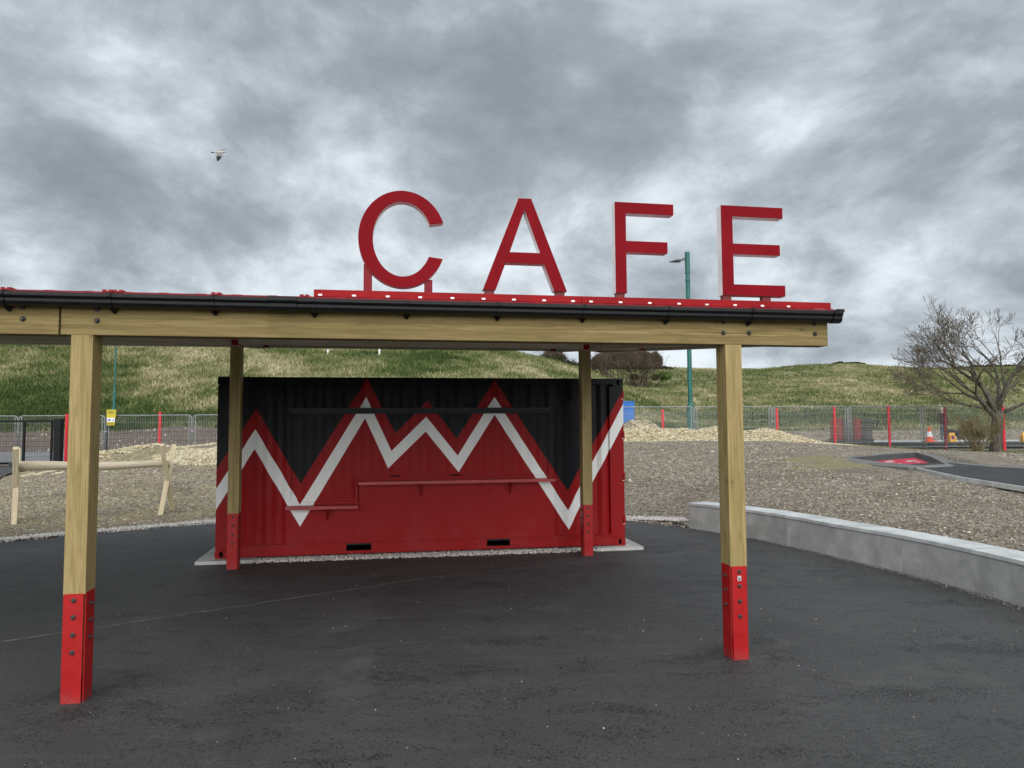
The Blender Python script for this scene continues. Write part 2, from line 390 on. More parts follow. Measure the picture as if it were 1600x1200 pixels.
# ground
def ground_fn(n, o):
    A = lambda k: n.attr(k)['Fac']
    nz = n.noise(o, .8, 6, .65); nf = n.noise(o, 9, 5, .7); nff = n.noise(o, 38, 4, .75)
    vo = n.vor(n.vm('ADD', o, n.vm('SCALE', n.noise(o, 9, 3, col=True), .12)), 24., out='Color'); vx = n.xyz(vo)[0]
    # bark / dry mulch
    bark = n.ramp(vx, [(0., (.12, .10, .08)), (.30, (.30, .26, .205)), (.62, (.45, .40, .325)), (.88, (.58, .535, .45)), (1., (.72, .69, .62))])
    bark = n.mix(n.step(nff, .38, .68), n.mix(.6, bark, (.08, .068, .055)), bark)
    bark = n.mix(n.m('MULTIPLY', n.step(nz, .44, .66), .50), bark, (.15, .120, .092))
    chip = n.ramp(vx, [(0., (.15, .125, .08)), (.35, (.39, .335, .215)), (.75, (.58, .515, .36)), (1., (.76, .71, .55))])
    chip = n.mix(n.step(nff, .40, .66), n.mix(.6, chip, (.14, .11, .055)), chip)
    chip = n.mix(n.m('MULTIPLY', n.step(nz, .50, .7), .5), chip, (.22, .20, .12))
    soil = n.mix(n.step(nf, .35, .7), (.105, .080, .066), (.25, .20, .17))
    soil = n.mix(n.step(nff, .62, .70), soil, (.40, .37, .33))
    moss = n.mix(n.step(nf, .3, .7), (.20, .18, .10), (.37, .33, .21))
    g1 = n.noise(o, 1.7, 6, .7, .6); g2 = n.noise(o, .11, 5, .6, 1.); g3 = n.noise(o, 7., 4, .75, .8)
    grass = n.mix(n.step(g1, .34, .66), (.060, .095, .028), (.145, .165, .062))
    straw = n.mix(n.step(g3, .30, .68), (.15, .145, .075), (.37, .335, .205))
    sm = n.m('ADD', n.m('MULTIPLY', g2, .9), n.m('MULTIPLY', n.m('SUBTRACT', g3, .5), .9))
    sm = n.m('ADD', sm, n.m('MULTIPLY', A('straw'), .35))
    grass = n.mix(n.step(sm, .44, .66), grass, straw)
    c = bark
    edge = n.m('MULTIPLY', n.m('SUBTRACT', n.noise(o, 1.3, 5, .7), .5), .9)
    def lay(c, k, colr): return n.mix(n.step(n.m('ADD', A(k), edge), .36, .64), c, colr)
    c = lay(c, 'chip', chip); c = lay(c, 'moss', moss); c = lay(c, 'soil', soil); c = lay(c, 'grass', grass)
    far = A('grass')
    h = n.m('ADD', n.m('MULTIPLY', vx, .5), n.m('ADD', n.m('MULTIPLY', nf, .6), n.m('MULTIPLY', nff, .5)))
    nr = n.bump(h, .9, .05)
    nb = n.bump(g1, .55, .35, nr)
    mixn = n.mix(n.step(far, .3, .7), nr, nb)
    return {'Base Color': c, 'Normal': mixn}
M_GROUND = material('ground_cover', ground_fn, .95, .1)

def chips_fn(stops):
    def fn(n, o):
        r = n.attr('rnd')['Fac']
        return n.ramp(r, stops)
    return fn
M_BARKCHIP = material('bark_chips', chips_fn([(0, (.09, .075, .06)), (.35, (.27, .235, .185)), (.7, (.44, .395, .325)), (.93, (.58, .54, .46)), (1, (.78, .76, .70))]), .9, .15)
M_WOODCHIP = material('wood_chips', chips_fn([(0, (.12, .10, .06)), (.4, (.40, .34, .215)), (.8, (.60, .54, .385)), (1, (.78, .73, .58))]), .9, .15)
M_PEBBLE = material('pebbles', chips_fn([(0, (.36, .34, .325)), (.4, (.64, .61, .58)), (.8, (.68, .64, .61)), (1, (.82, .80, .77))]), .8, .25)
M_TUFT = material('grass_blades', chips_fn([(0, (.045, .075, .020)), (.28, (.10, .145, .045)), (.50, (.21, .225, .095)), (.70, (.40, .365, .215)), (.88, (.55, .50, .33)), (1, (.70, .64, .46))]), .85, .15)
M_REED = material('dry_reeds', chips_fn([(0, (.20, .15, .10)), (1, (.50, .42, .31))]), .9, .1)

# ------------------------------------------------------------------ terrain
def px(x, y, Y):                       # the point at distance Y seen at this place of the view
    d_ = fwd + right*((x-800)/FPX) + up*((600-y)/FPX)
    return Vector((0, 0, CAMH)) + d_*(Y/d_.y)
ctrl = [  # X, Y, Z
 (-12.5,9.0,.0),(-10.5,11.6,.02),(-8.7,12.9,.04),(-6,15.2,.06),(-2,16.4,.08),(.5,16.2,.08),(2.4,15.3,.08),(3.6,13.9,.16),(2.9,14.6,.08),(4.6,12.6,.38),(5.3,10.7,.42),(5.75,9.2,.42),(6.0,7.5,.42),(6.1,5,.42),(5.8,2.5,.42),(5,-2,.3),
 (-4,-3,-.1),(2,-3,-.1),(-2,4,-.1),(-2,8,-.1),(-2,12,-.08),(3.5,9,-.08),(3.8,6,-.08),(-8,7,-.08),(-12,3,-.05),
 (-9.8,14.1,.07),(-7.4,15.9,.09),(-13,13,.08),(-16,16,.15),(-13.3,18.8,.24),(-17,23,.33),(-20,28,.45),(-14,21,.60),(-10.5,23.5,1.18),(-12.3,24.5,1.20),(-13.8,25,.95),(-8,24.5,1.42),(-9,19.5,.60),(-5,20,.7),(-4,25,1.35),(0,25,1.3),(0,20,.8),
 (3,18,.55),(3.8,22,.95),(6,16,.62),(4.2,27,1.25),(7.3,28.5,1.26),(11,30,1.26),(8,22,.98),(7,12.5,.50),(8,10,.48),(9.5,13.5,.70),(9,17,.86),(9.3,20,.93),(11.5,27,1.12),(13,24.5,.90),(14.8,33,1.02),(17.3,33,.80),(19.5,32,.74),(22,31,.72),(17,26,.84),(13.2,18.5,.86),(16,14,.75),(20,20,.80),(26,26,.75),(18,8,.6),(12,6,.5),(12,-3,.3),
 (-14,33,.85),(-16,31,.55),(-22,32,.45),(-30,25,.4),(-26,12,.2),(-30,36,.55),(-8,34,1.3),(-2,34,1.2),(5,35,1.0),(12,37,.85),(20,38,.72),(30,40,.7),(36,30,.7),(36,12,.5),
 (-22,-8,0),(-36,0,0),(30,-8,.2),(-10,-14,-.05),(12,-14,0),(-24,39,.9),(-12,40,1.3),(0,42,1.1),(14,44,.75),(28,48,.6),(-36,42,1.)]
CP = np.array(ctrl)
def tps_k(r2): return np.where(r2 > 1e-9, .5*r2*np.log(r2+1e-12), 0.)
def _fit():
    P = CP[:, :2]; m = len(P)
    K = tps_k(((P[:, None]-P[None])**2).sum(-1)) + np.eye(m)*.25
    A_ = np.zeros((m+3, m+3)); A_[:m, :m] = K; A_[:m, m] = 1; A_[:m, m+1:] = P; A_[m, :m] = 1; A_[m+1:, :m] = P.T
    return np.linalg.solve(A_, np.concatenate([CP[:, 2], np.zeros(3)]))
TW = _fit()
def sst(x, a, b): t = np.clip((x-a)/(b-a), 0, 1); return t*t*(3-2*t)
def vnoise(x, y, seed=0):
    xi = np.floor(x).astype(np.int64); yi = np.floor(y).astype(np.int64); fx = x-xi; fy = y-yi
    def h(a, b):
        v = (a*374761393 + b*668265263 + seed*1442695041) & 0x7fffffff
        v = ((v ^ (v >> 13))*1274126177) & 0x7fffffff
        return ((v ^ (v >> 16)) & 0xffff)/65535.
    fx = fx*fx*(3-2*fx); fy = fy*fy*(3-2*fy)
    return (h(xi, yi)*(1-fx)+h(xi+1, yi)*fx)*(1-fy) + (h(xi, yi+1)*(1-fx)+h(xi+1, yi+1)*fx)*fy
def fbm(x, y, o=4, seed=0):
    s_ = 0; a_ = .5; t = 0
    for i in range(o): s_ = s_+a_*vnoise(x*2**i, y*2**i, seed+i*17); t += a_; a_ *= .55
    return s_/t - .5
PLAZA = [(-13.5,5),(-12.4,7.6),(-10.6,10.3),(-8.63,12.17),(-7.3,13.45),(-5.98,14.47),(-4.1,15.3),(-2,15.7),(.2,15.5),(2.31,14.58),(2.9,14.0),(3.279,13.428),(3.93,12.382),(4.368,11.37),(4.66,10.4),(4.93,9.45),(5.12,8.6),(5.25,7.7),(5.3,6.6),(5.2,5.2),(4.9,3.6),(4.4,1.8),(3.6,-.6),(2.2,-4),(-2,-7),(-8,-6),(-12,-2),(-13.6,2)]
BOWL = [(px(1330,716,21.4)),(px(1385,712,23.6)),(px(1432,708,25.2)),(px(1456,715,21.5)),(px(1477,727,17.6)),(px(1440,729,17.0)),(px(1378,723,18.6))]
def inpoly(X, Y, poly):
    ins = np.zeros(X.shape, bool); m = len(poly)
    for i in range(m):
        x1, y1 = poly[i][0], poly[i][1]; x2, y2 = poly[(i+1) % m][0], poly[(i+1) % m][1]
        c = ((y1 > Y) != (y2 > Y)); 
        with np.errstate(divide='ignore', invalid='ignore'): xx = (x2-x1)*(Y-y1)/(y2-y1+1e-12)+x1
        ins ^= c & (X < xx)
    return ins
def dpoly(X, Y, poly, closed=True):
    best = np.full(X.shape, 1e9); m = len(poly)
    for i in range(m if closed else m-1):
        x1, y1 = poly[i][0], poly[i][1]; x2, y2 = poly[(i+1) % m][0], poly[(i+1) % m][1]
        dx, dy = x2-x1, y2-y1; t = np.clip(((X-x1)*dx+(Y-y1)*dy)/(dx*dx+dy*dy+1e-9), 0, 1)
        best = np.minimum(best, np.hypot(X-x1-t*dx, Y-y1-t*dy))
    return best
# far hills: crest height above eye as a slope (rise over distance) per direction
LH_t = np.array([-3., -1.2, -.72, -.45, -.25, -.12, -.009, .045, .094, .13, .18, .23, .30]); LH_e = np.array([.10, .13, .135, .133, .128, .124, .1085, .095, .081, .066, .045, .02, -.01])
RH_t = np.array([-.3, .02, .09, .12, .20, .29, .35, .40, .475, .54, .62, .68, .72, .9, 1.5, 3]); RH_e = np.array([.05, .07, .0785, .082, .0815, .0795, .0785, .083, .0845, .0800, .0775, .080, .081, .085, .09, .08])
def gz(X, Y):
    X = np.asarray(X, float); Y = np.asarray(Y, float); sh = X.shape; x = X.ravel(); y = Y.ravel()
    xn = np.clip(x, -36, 40); yn = np.clip(y, -14, 46)
    z = np.empty_like(x)
    for i in range(0, len(x), 20000):
        a_, b_ = xn[i:i+20000], yn[i:i+20000]
        r2 = (a_[:, None]-CP[None, :, 0])**2 + (b_[:, None]-CP[None, :, 1])**2
        z[i:i+20000] = tps_k(r2) @ TW[:len(CP)] + TW[len(CP)] + TW[len(CP)+1]*a_ + TW[len(CP)+2]*b_
    out = np.maximum(np.hypot(x-xn, y-yn), 0); z = z*np.exp(-out/60.)
    # woodchip heap along the fence
    def heap(x0, y0, x1, y1, w_, h_, sd):
        dx, dy = x1-x0, y1-y0; t = np.clip(((x-x0)*dx+(y-y0)*dy)/(dx*dx+dy*dy), 0, 1)
        dd = np.hypot(x-x0-t*dx, y-y0-t*dy)
        return h_*np.exp(-(dd/w_)**2*1.1)*(1+.7*fbm(x*1.1, y*1.1, 4, sd)) 
    z = z + heap(4.6, 30.2, 8.2, 30.4, 1.0, .42, 3) + heap(9.3, 30.4, 10.8, 30.2, 1.0, .36, 4) + heap(5.3, 31.6, 5.9, 31.8, 1.0, .80, 5) + heap(11., 30.4, 12.0, 30.3, .8, .20, 8)
    z = z + heap(-12.2, 24.4, -13.3, 22.5, .5, .22, 6) + heap(-8.6, 25.4, -6, 25.6, 1., .30, 7)
    # soil berm at the hill foot on the left
    tt = x/np.maximum(y, 1.)
    bm_ = sst(y, 37.5, 43) * sst(-tt, -.12, .1)
    z = z + bm_*(.75 + .8*fbm(x*.25, y*.25, 4, 12))*sst(-y, -60, -43)*.95
    z = z + fbm(x*.9, y*.9, 4, 21)*.10*sst(dpoly(x, y, PLAZA), .3, 2.0) + fbm(x*.2, y*.2, 3, 23)*.12*sst(dpoly(x, y, PLAZA), 3, 8)
    # hills
    yy = np.maximum(y, 1.)
    le = np.interp(tt, LH_t, LH_e); re = np.interp(tt, RH_t, RH_e)
    Yc = 96 + 12*tt; s_ = sst(y, 42, Yc); s2 = np.clip((y-42)/(Yc-42), 0, 1)
    fr = (.55*s2 + .45*s_)
    und = fbm(x*.06, y*.06, 5, 31)*1.6*fr*(1-sst(y, Yc*.82, Yc))
    lh = 1.6 + (CAMH + le*Yc - 1.6)*fr + und
    lh = np.where(y > Yc, CAMH + le*Yc - (y-Yc)*.10, lh)
    Yr = 158.; s3 = np.clip((y-58)/(Yr-58), 0, 1); fr2 = .45*s3+.55*sst(y, 58, Yr)
    und2 = fbm(x*.035+9, y*.035, 5, 41)*3.2*fr2*(1-sst(y, Yr*.85, Yr))
    rh = .8 + (CAMH + re*Yr - .8)*fr2 + und2
    rh = np.where(y > Yr, CAMH + re*Yr - (y-Yr)*.08, rh)
    hz_ = np.maximum(np.where(y > 42, lh, -9), np.where(y > 58, rh, -9))
    k = 1.2; zz = np.where(y > 40, k*np.log(np.exp(np.clip(z/k, -20, 20)) + np.exp(np.clip(hz_/k, -20, 60))) - k*np.log(1+np.exp(np.clip((np.minimum(z, hz_)-np.maximum(z, hz_))/k, -30, 0)))*1., z)
    zz = np.where(y > 40, np.maximum(z, hz_) , z)
    zz = np.where(y > 175, np.maximum(zz, -2), zz)
    zz = zz + np.where(y > 46, fbm(x*.5, y*.5, 3, 51)*.5*sst(y, 46, 60), 0)
    # cut for plaza and bowl
    ins = inpoly(x, y, PLAZA); dp = dpoly(x, y, PLAZA)
    zz = np.where(ins | ((dp < .34) & (x > 3.30)), -.06, zz)
    inb = inpoly(x, y, BOWL); zz = np.where(inb | (dpoly(x, y, BOWL) < .5), np.minimum(zz, .35), zz)
    return zz.reshape(sh)
def gz1(x, y): return float(gz(np.array([x]), np.array([y]))[0])

def axis_pts(segs):
    o_ = []
    for a_, b_, st in segs: o_ += list(np.arange(a_, b_, st))
    return np.array(o_+[segs[-1][1]])
gx = axis_pts([(-700,-300,60),(-300,-120,12),(-120,-60,2.5),(-60,-24,.9),(-24,26,.26),(26,60,.8),(60,130,2),(130,300,10),(300,700,60)])
gy = axis_pts([(-400,-60,50),(-60,-10,6),(-10,4,1),(4,34,.26),(34,60,.5),(60,112,.8),(112,175,1.3),(175,300,10),(300,900,80)])
GX, GY = np.meshgrid(gx, gy)
GZ = gz(GX, GY)
nx_, ny_ = len(gx), len(gy)
idx = np.arange(nx_*ny_).reshape(ny_, nx_)
F = np.stack([idx[:-1, :-1], idx[:-1, 1:], idx[1:, 1:], idx[1:, :-1]], -1).reshape(-1, 4)
def gauss(cx, cy, rx, ry, ang=0):
    ca, sa = math.cos(ang), math.sin(ang); u_ = (GX-cx)*ca+(GY-cy)*sa; v_ = -(GX-cx)*sa+(GY-cy)*ca
    return np.exp(-(u_/rx)**2-(v_/ry)**2)
T = GX/np.maximum(GY, 1)
def zones():
    grass = sst(GY, 43.2, 44.6)*np.where(GX > 2, 0, 1) + np.where(GX > 2, sst(GY, 58, 61), 0)
    grass = np.where((GX > 2) & (GX < 16) & (GY > 38), np.maximum(grass, sst(GY, 38, 40)), grass)
    grass = np.where((GX <= 2) & (GY > 43), 1, grass)
    grass = np.maximum(grass, .85*gauss(19.5, 30.2, 5.5, .9, .05)); grass = np.maximum(grass, np.where((GX > 24) & (GY > 26) & (GY < 34), .7, 0))
    grass = np.where(GY < -8, .9, grass); grass = np.where((GX < -26) & (GY < 24), .9, grass)
    soil = np.where((GY > 33) & (GX < 2), 1, 0)*1.
    moss = np.clip(.75*gauss(9.0, 20.5, 3.0, 1.5, .7)*1.0 + .9*gauss(8.6, 18.2, 1.6, .6, .3), 0, 1)
    chip = np.clip(1.3*gauss(8.0, 30.3, 6.2, 1.6) + 1.2*gauss(5.4, 31.7, 1.6, 1.4) + .9*gauss(-12.7, 23.6, 2.2, .9, -1.1) + .95*gauss(-10, 22.6, 2.4, 1.6) + 1.*gauss(-7.2, 25.4, 2.2, .9), 0, 1)
    chip = np.maximum(chip, np.where((GX < -3.5) & (GY < 26), .46+.25*fbm(GX*.25, GY*.25, 4, 77), 0))
    chip = np.maximum(chip, .62*gauss(14., 30., 3.5, 2.6)); chip = np.maximum(chip, .40*gauss(4, 20, 4, 5))
    straw = fbm(GX*.02, GY*.02, 3, 91)+.5 + .35*sst(GX, -5, -20)*0
    straw = np.where(T > .1, straw-.02, straw)
    return dict(grass=grass, soil=soil, moss=moss, chip=chip, straw=straw)
ZN = zones()
ground = link('ground', fast_mesh('ground', np.stack([GX, GY, GZ], -1).reshape(-1, 3), F, M_GROUND, {k: v.ravel() for k, v in ZN.items()}), kind='structure')
ground.data.polygons.foreach_set('use_smooth', [True]*len(ground.data.polygons))

def smooth_poly(P, it=2):
    P = [Vector((p[0], p[1])) for p in P]
    for _ in range(it):
        Q = []
        for i in range(len(P)):
            a_, b_ = P[i], P[(i+1) % len(P)]; Q += [a_*.75+b_*.25, a_*.25+b_*.75]
        P = Q
    return P
def sheet(name, poly, zf, th, mat, **kw):
    me = bpy.data.meshes.new(name); bm = bmesh.new()
    top = [bm.verts.new((p[0], p[1], zf(p[0], p[1]))) for p in poly]; bot = [bm.verts.new((p[0], p[1], zf(p[0], p[1])-th)) for p in poly]
    f_ = bm.faces.new(top); m = len(poly)
    if f_.calc_area() and f_.normal.z < 0: f_.normal_flip()
    for i in range(m): bm.faces.new((top[i], bot[i], bot[(i+1) % m], top[(i+1) % m]))
    bm.normal_update(); bmesh.ops.recalc_face_normals(bm, faces=bm.faces)
    bmesh.ops.triangulate(bm, faces=[x for x in bm.faces if len(x.verts) > 4])
    bm.to_mesh(me); bm.free(); me.materials.append(mat)
    return link(name, me, **kw)
SP = smooth_poly(PLAZA, 2)
sheet('plaza_tarmac', SP, lambda x, y: 0., .05, M_TARMAC, kind='structure')

def ribbon(name, L, Rr, zf, mat, sub=4, **kw):
    """strip between two polylines draped at zf"""
    V = []; F_ = []
    def dens_(P):
        o_ = []
        for i in range(len(P)-1):
            for k in range(sub): t = k/sub; o_.append([P[i][j]*(1-t)+P[i+1][j]*t for j in range(2)])
        return o_+[list(P[-1][:2])]
    A_, B_ = dens_(L), dens_(Rr); nn = 6
    for a_, b_ in zip(A_, B_):
        for k in range(nn+1):
            t = k/nn; x, y = a_[0]*(1-t)+b_[0]*t, a_[1]*(1-t)+b_[1]*t; V.append([x, y, 0])
    V = np.array(V); V[:, 2] = zf(V[:, 0], V[:, 1])
    m = len(A_)
    for i in range(m-1):
        for k in range(nn): q = i*(nn+1)+k; F_.append((q, q+1, q+nn+2, q+nn+1))
    me = fast_mesh(name, V, np.array(F_), mat); me.polygons.foreach_set('use_smooth', [True]*len(me.polygons))
    return link(name, me, **kw)
ribbon('path', [(-26,11.5),(-17.5,15.5),(-14.2,19.2),(-16.2,24),(-19.3,28.2)], [(-30,14),(-22,20),(-21,23),(-23,25.5),(-26,27.4)][::1], lambda x, y: gz(x, y)+.05, M_TARMAC, 14, kind='structure')
ribbon('road_left', [(-52,24),(-36,27.8),(-19.5,30.6),(-16.6,32.2)], [(-60,36),(-40,38),(-22,37.8),(-17.5,36.4)], lambda x, y: np.maximum(gz(x, y), .50)+.04, M_ROAD, 14, kind='structure')
ribbon('road_right', [(13.5,38.5),(20,35.2),(30,34.6),(60,33)], [(15,58),(26,57),(36,56),(70,52)], lambda x, y: 1.03+0*x, M_ROAD, 8, kind='structure')
# road kerb lines
mb = MB(); mb.box((14, 43.5, .75), (60, 43.7, 1.12)); obj('road_kerb', mb, M_COPING, kind='structure')
mb = MB(); mb.box((14, 37.9, .75), (60, 38.02, 1.09)); obj('road_kerb', mb, M_COPING, kind='structure')

# ------------------------------------------------------------------ pump track
def pt(x, y, Y): return px(x, y, Y)
tk = thing('pump_track', 'dark tarmac pump track with a red floored dip, on the mulch at right', 'track', (0, 0, 0))
innr = [Vector(p) for p in BOWL]
for p in innr: p.z = .93
outr = [pt(1289,719.5,20.8), pt(1345,710,26.0), pt(1430,703.5,27.5), pt(1476,711,22.6), pt(1500,729,17.2), pt(1420,729.0,16.9), pt(1350,725.5,18.4)]
for p in outr: p.z = .89
V = [tuple(p) for p in outr+innr]; mb = MB(); m = len(innr)
mb.add(V, [(i, (i+1) % m, m+(i+1) % m, m+i) for i in range(m)])
mb.add([tuple(p) for p in outr]+[(p.x, p.y, .45) for p in outr], [(i, (i+1) % m, m+(i+1) % m, m+i) for i in range(m)])
obj('rim', mb, M_RIM, tk)
cen = sum(innr, Vector())/m
flo = [cen.lerp(p, .86) for p in innr]
for p in flo: p.z = .775
mb = MB(); mb.add([tuple(p) for p in innr+flo], [(i, (i+1) % m, m+(i+1) % m, m+i) for i in range(m)])
mb.mesh; o = obj('bank', mb, M_TRACK, tk)
mb = MB(); mb.add([tuple(p) for p in flo], [tuple(range(m))]); obj('dip_floor', mb, M_REDTAR, tk)
mb = MB()
for k in range(16):
    q = pt(1388+random.random()*12 if k < 7 else 1420+random.random()*16, 722.5 if k < 7 else 725.5, 21.5+random.random()*.9); q.z = .779
    mb.add([(q.x, q.y  , .779), (q.x+.09, q.y  , .779), (q.x+.10, q.y+.35  , .779), (q.x+.02, q.y+.3  , .779)], [(0, 1, 2, 3)])
obj('white_marking', mb, M_WHITE, tk, kind='stuff')
tl = [pt(1405,729.5,18.4), pt(1440,736,16.6), pt(1500,745.5,14.7), pt(1600,763,12.9), pt(1760,797,10.8), (13,8.4,.7)]
tr_ = [pt(1478,729,18.6), pt(1510,733,17.6), pt(1550,737,16.4), pt(1620,741.5,15.4), pt(1800,752,13.7), (16,12,.9)]
zl = [.885, .86, .80, .745, .69, .66]; zr = [.92, .92, .925, .93, .92, .9]
mb = MB(); vs = [(a_[0], a_[1], z_) for a_, z_ in zip(tl, zl)]+[(a_[0], a_[1], z_) for a_, z_ in zip(tr_, zr)]
mb.add(vs, [(i, i+1, 7+i, 6+i) for i in range(5)])
vs2 = [(a_[0], a_[1], z_) for a_, z_ in zip(tr_, zr)]+[(a_[0]+.7, a_[1]+1.0, z_-.02) for a_, z_ in zip(tr_, zr)]+[(a_[0]+1.0, a_[1]+1.5, .4) for a_, z_ in zip(tr_, zr)]
obj('track_slope', mb, M_TRACK, tk)
mb = MB(); mb.add(vs2, [(i, i+1, 7+i, 6+i) for i in range(5)]+[(6+i, 7+i, 13+i, 12+i) for i in range(5)]); obj('track_top', mb, M_RIM, tk)
mb = MB()
for i in range(5):
    a_, b_ = Vector((tl[i][0], tl[i][1], zl[i]-.02)), Vector((tl[i+1][0], tl[i+1][1], zl[i+1]-.02)); mb.bar(a_, b_, .05, .09)
obj('timber_edging', mb, M_PAD, tk)

# ------------------------------------------------------------------ container
CA = .160434; CO = (-4.2306, 10.2584, .05)
cont = thing('shipping_container', 'black and red shipping container kiosk with a white zigzag painted across its front', 'container', frame(CO, CA))
Wt = [(-.004,1.016),(.521,1.880),(1.162,.785),(2.094,2.350),(2.468,1.544),(2.982,2.053),(3.455,1.465),(4.018,2.352),(5.153,.604),(6.053,2.243)]
Wb = [(.001,.727),(.515,1.592),(1.165,.466),(2.079,2.034),(2.420,1.289),(2.974,1.831),(3.467,1.218),(4.021,2.079),(5.162,.312),(6.048,1.925)]
Rt = [(.012,1.324),(.530,2.178),(1.163,1.083),(2.106,2.630),(2.525,1.803),(2.998,2.297),(3.442,1.720),(4.021,2.606),(5.153,.905),(6.057,2.465)]
def pwl(n, x, P):
    s0 = (P[1][1]-P[0][1])/(P[1][0]-P[0][0])
    acc = n.m('MULTIPLY_ADD', x, s0, P[0][1]-s0*P[0][0]-.05)
    pr = s0
    for i in range(1, len(P)-1):
        s1 = (P[i+1][1]-P[i][1])/(P[i+1][0]-P[i][0])
        acc = n.m('ADD', acc, n.m('MULTIPLY', n.m('MAXIMUM', n.m('SUBTRACT', x, P[i][0]), 0.), s1-pr)); pr = s1
    return acc
def mural_fn(n, o):
    x, y, z = n.xyz(o)
    red = (.285, .0065, .009); blk = (.0070, .0085, .0115); wh = (.86, .88, .89)
    below = lambda P: n.step(n.m('SUBTRACT', pwl(n, x, P), z), -.002, .002)
    c = n.mix(below(Rt), blk, red)
    c = n.mix(n.m('MULTIPLY', below(Wt), n.m('SUBTRACT', 1., below(Wb))), c, wh)
    dirt = n.noise(n.vm('MULTIPLY', o, (3, 3, .6)), 2.2, 6, .65, .5)
    c = n.mix(n.m('MULTIPLY', n.step(dirt, .45, .8), .05), c, (.16, .13, .12))
    lowd = n.m('MULTIPLY', n.step(z, .05, .75, 1., 0.), n.step(n.noise(o, 3., 5, .6), .35, .75))
    c = n.mix(n.m('MULTIPLY', lowd, .06), c, (.28, .24, .22))
    spots = n.step(n.noise(o, 26, 4, .75), .70, .76)
    c = n.mix(n.m('MULTIPLY', spots, .08), c, (.20, .17, .16))
    return {'Base Color': c, 'Roughness': n.m('ADD', n.m('MULTIPLY', n.noise(o, 5, 4), .25), .30), 'Normal': n.bump(n.noise(o, 3.5, 3), .25, .012)}
M_MURAL = material('painted_zigzag', mural_fn, .4, .14)
M_CRED = flat('container_red', (.27, .008, .011), .42, .45, .12, 3)
M_COUNTER = flat('dusty_sheen_red', (.40, .035, .042), .42, .5, .15, 4)  # paler than the container: sky reflection and some dust painted into the red
M_CBLK = flat('container_black', (.0075, .009, .012), .4, .25, .25, 3)
M_VOID = flat('dark_void', (.004, .004, .004), .9, .1, .1)
M_CHAR = flat('charcoal_rail', (.016, .017, .020), .45, .25, .15, 4)
CL, CH, CW, cz = 6.058, 2.591, 2.438, .15
PER, DEP = .278, .036
def corr_y(u):
    t = ((u-.135) % PER)
    if t < .072: return 0.
    if t < .140: return DEP*(t-.072)/.068
    if t < .210: return DEP
    return DEP*(1-(t-.210)/.068)
def corr_us(u0, u1):
    us = {u0, u1}; k = math.floor((u0-.135)/PER)-1
    while .135+k*PER < u1+PER:
        for t in (0, .072, .140, .210): 
            v = .135+k*PER+t
            if u0 < v < u1: us.add(v)
        k += 1
    return sorted(us)
def corr_wall(name, u0, u1, z0, z1, y0=.02, dep=1., back=None, mat=M_MURAL, **kw):
    mb = MB(); us = corr_us(u0, u1); m = len(us)
    f_ = (lambda u: y0+corr_y(u)*dep) if back is None else (lambda u: back-corr_y(u)*dep)
    z1f = z1 if callable(z1) else (lambda u: z1)
    mb.add([(u, f_(u), z0 if not callable(z0) else z0(u)) for u in us]+[(u, f_(u), z1f(u)) for u in us], [(i, i+1, m+i+1, m+i) for i in range(m-1)])
    return obj(name, mb, mat, cont, **kw)
corr_wall('side_wall', .17, .985, .17, 2.50)
corr_wall('side_wall', 4.885, 5.83, .17, 2.50)
corr_wall('side_wall', .985, 4.885, 2.13, 2.50)
corr_wall('side_wall', .985, 1.995, .17, .74, .02, .10)
corr_wall('side_wall', 1.995, 4.885, .17, 1.10, .02, .10)
h1 = corr_wall('serving_hatch', 1.03, 1.985, .80, 2.06, .035, .5)
h2 = corr_wall('serving_hatch', 1.985, 4.85, 1.13, 2.06, .035, .5)
corr_wall('rear_wall', .17, 5.89, .17, 2.50, back=CW-.02, mat=M_CBLK)
mb = MB()   # hatch frame, stepped at the bottom left
def bx(a, b): mb.box(a, b)
bx((.985, .004, .735), (1.03, .06, 2.06)); bx((1.03, .002, .735), (1.985, .06, .775)); bx((1.03, .012, .778), (1.985, .06, .815))
bx((1.94, -.002, .776), (1.985, .06, 1.10)); bx((1.988, .004, 1.04), (2.02, .06, 1.085))
bx((1.988, .002, 1.088), (4.85, .06, 1.115)); bx((1.990, .010, 1.118), (4.85, .06, 1.150)); bx((4.85, .004, 1.06), (4.885, .06, 2.06))
obj('hatch_frame', mb, M_MURAL, cont)
mb = MB(); mb.box((1.0, -.075, 2.085), (4.868, .06, 2.125)); mb.box((1.01, -.03, 2.05), (4.86, .06, 2.083)); mb.box((1.0, -.083, 2.08), (4.87, -.076, 2.135))
obj('awning_rail', mb, M_CHAR, cont, bevel=.003)
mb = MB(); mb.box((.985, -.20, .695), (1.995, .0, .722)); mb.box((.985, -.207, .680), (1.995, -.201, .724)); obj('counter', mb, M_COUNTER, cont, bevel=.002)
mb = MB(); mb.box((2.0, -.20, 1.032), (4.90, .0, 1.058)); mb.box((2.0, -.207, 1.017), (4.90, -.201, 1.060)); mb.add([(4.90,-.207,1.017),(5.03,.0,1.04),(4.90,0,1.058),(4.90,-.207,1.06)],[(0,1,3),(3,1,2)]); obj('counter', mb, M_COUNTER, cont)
for u, z in ((1.55, .69), (2.9, 1.03), (4.25, 1.03)):
    mb = MB(); mb.add([(u-.012,.02,z),(u+.012,.02,z),(u-.012,-.17,z-.005),(u+.012,-.17,z-.005),(u-.012,.02,z-.2),(u+.012,.02,z-.2)], [(0,2,4),(1,5,3),(2,3,5,4),(0,1,3,2),(0,4,5,1)])
    obj('counter_bracket', mb, M_CRED, cont)
for u in (2.52, 3.42):
    mb = MB(); mb.box((u-.07, -.004, 1.118), (u+.07, .012, 1.136)); obj('handle', mb, M_VOID, cont)
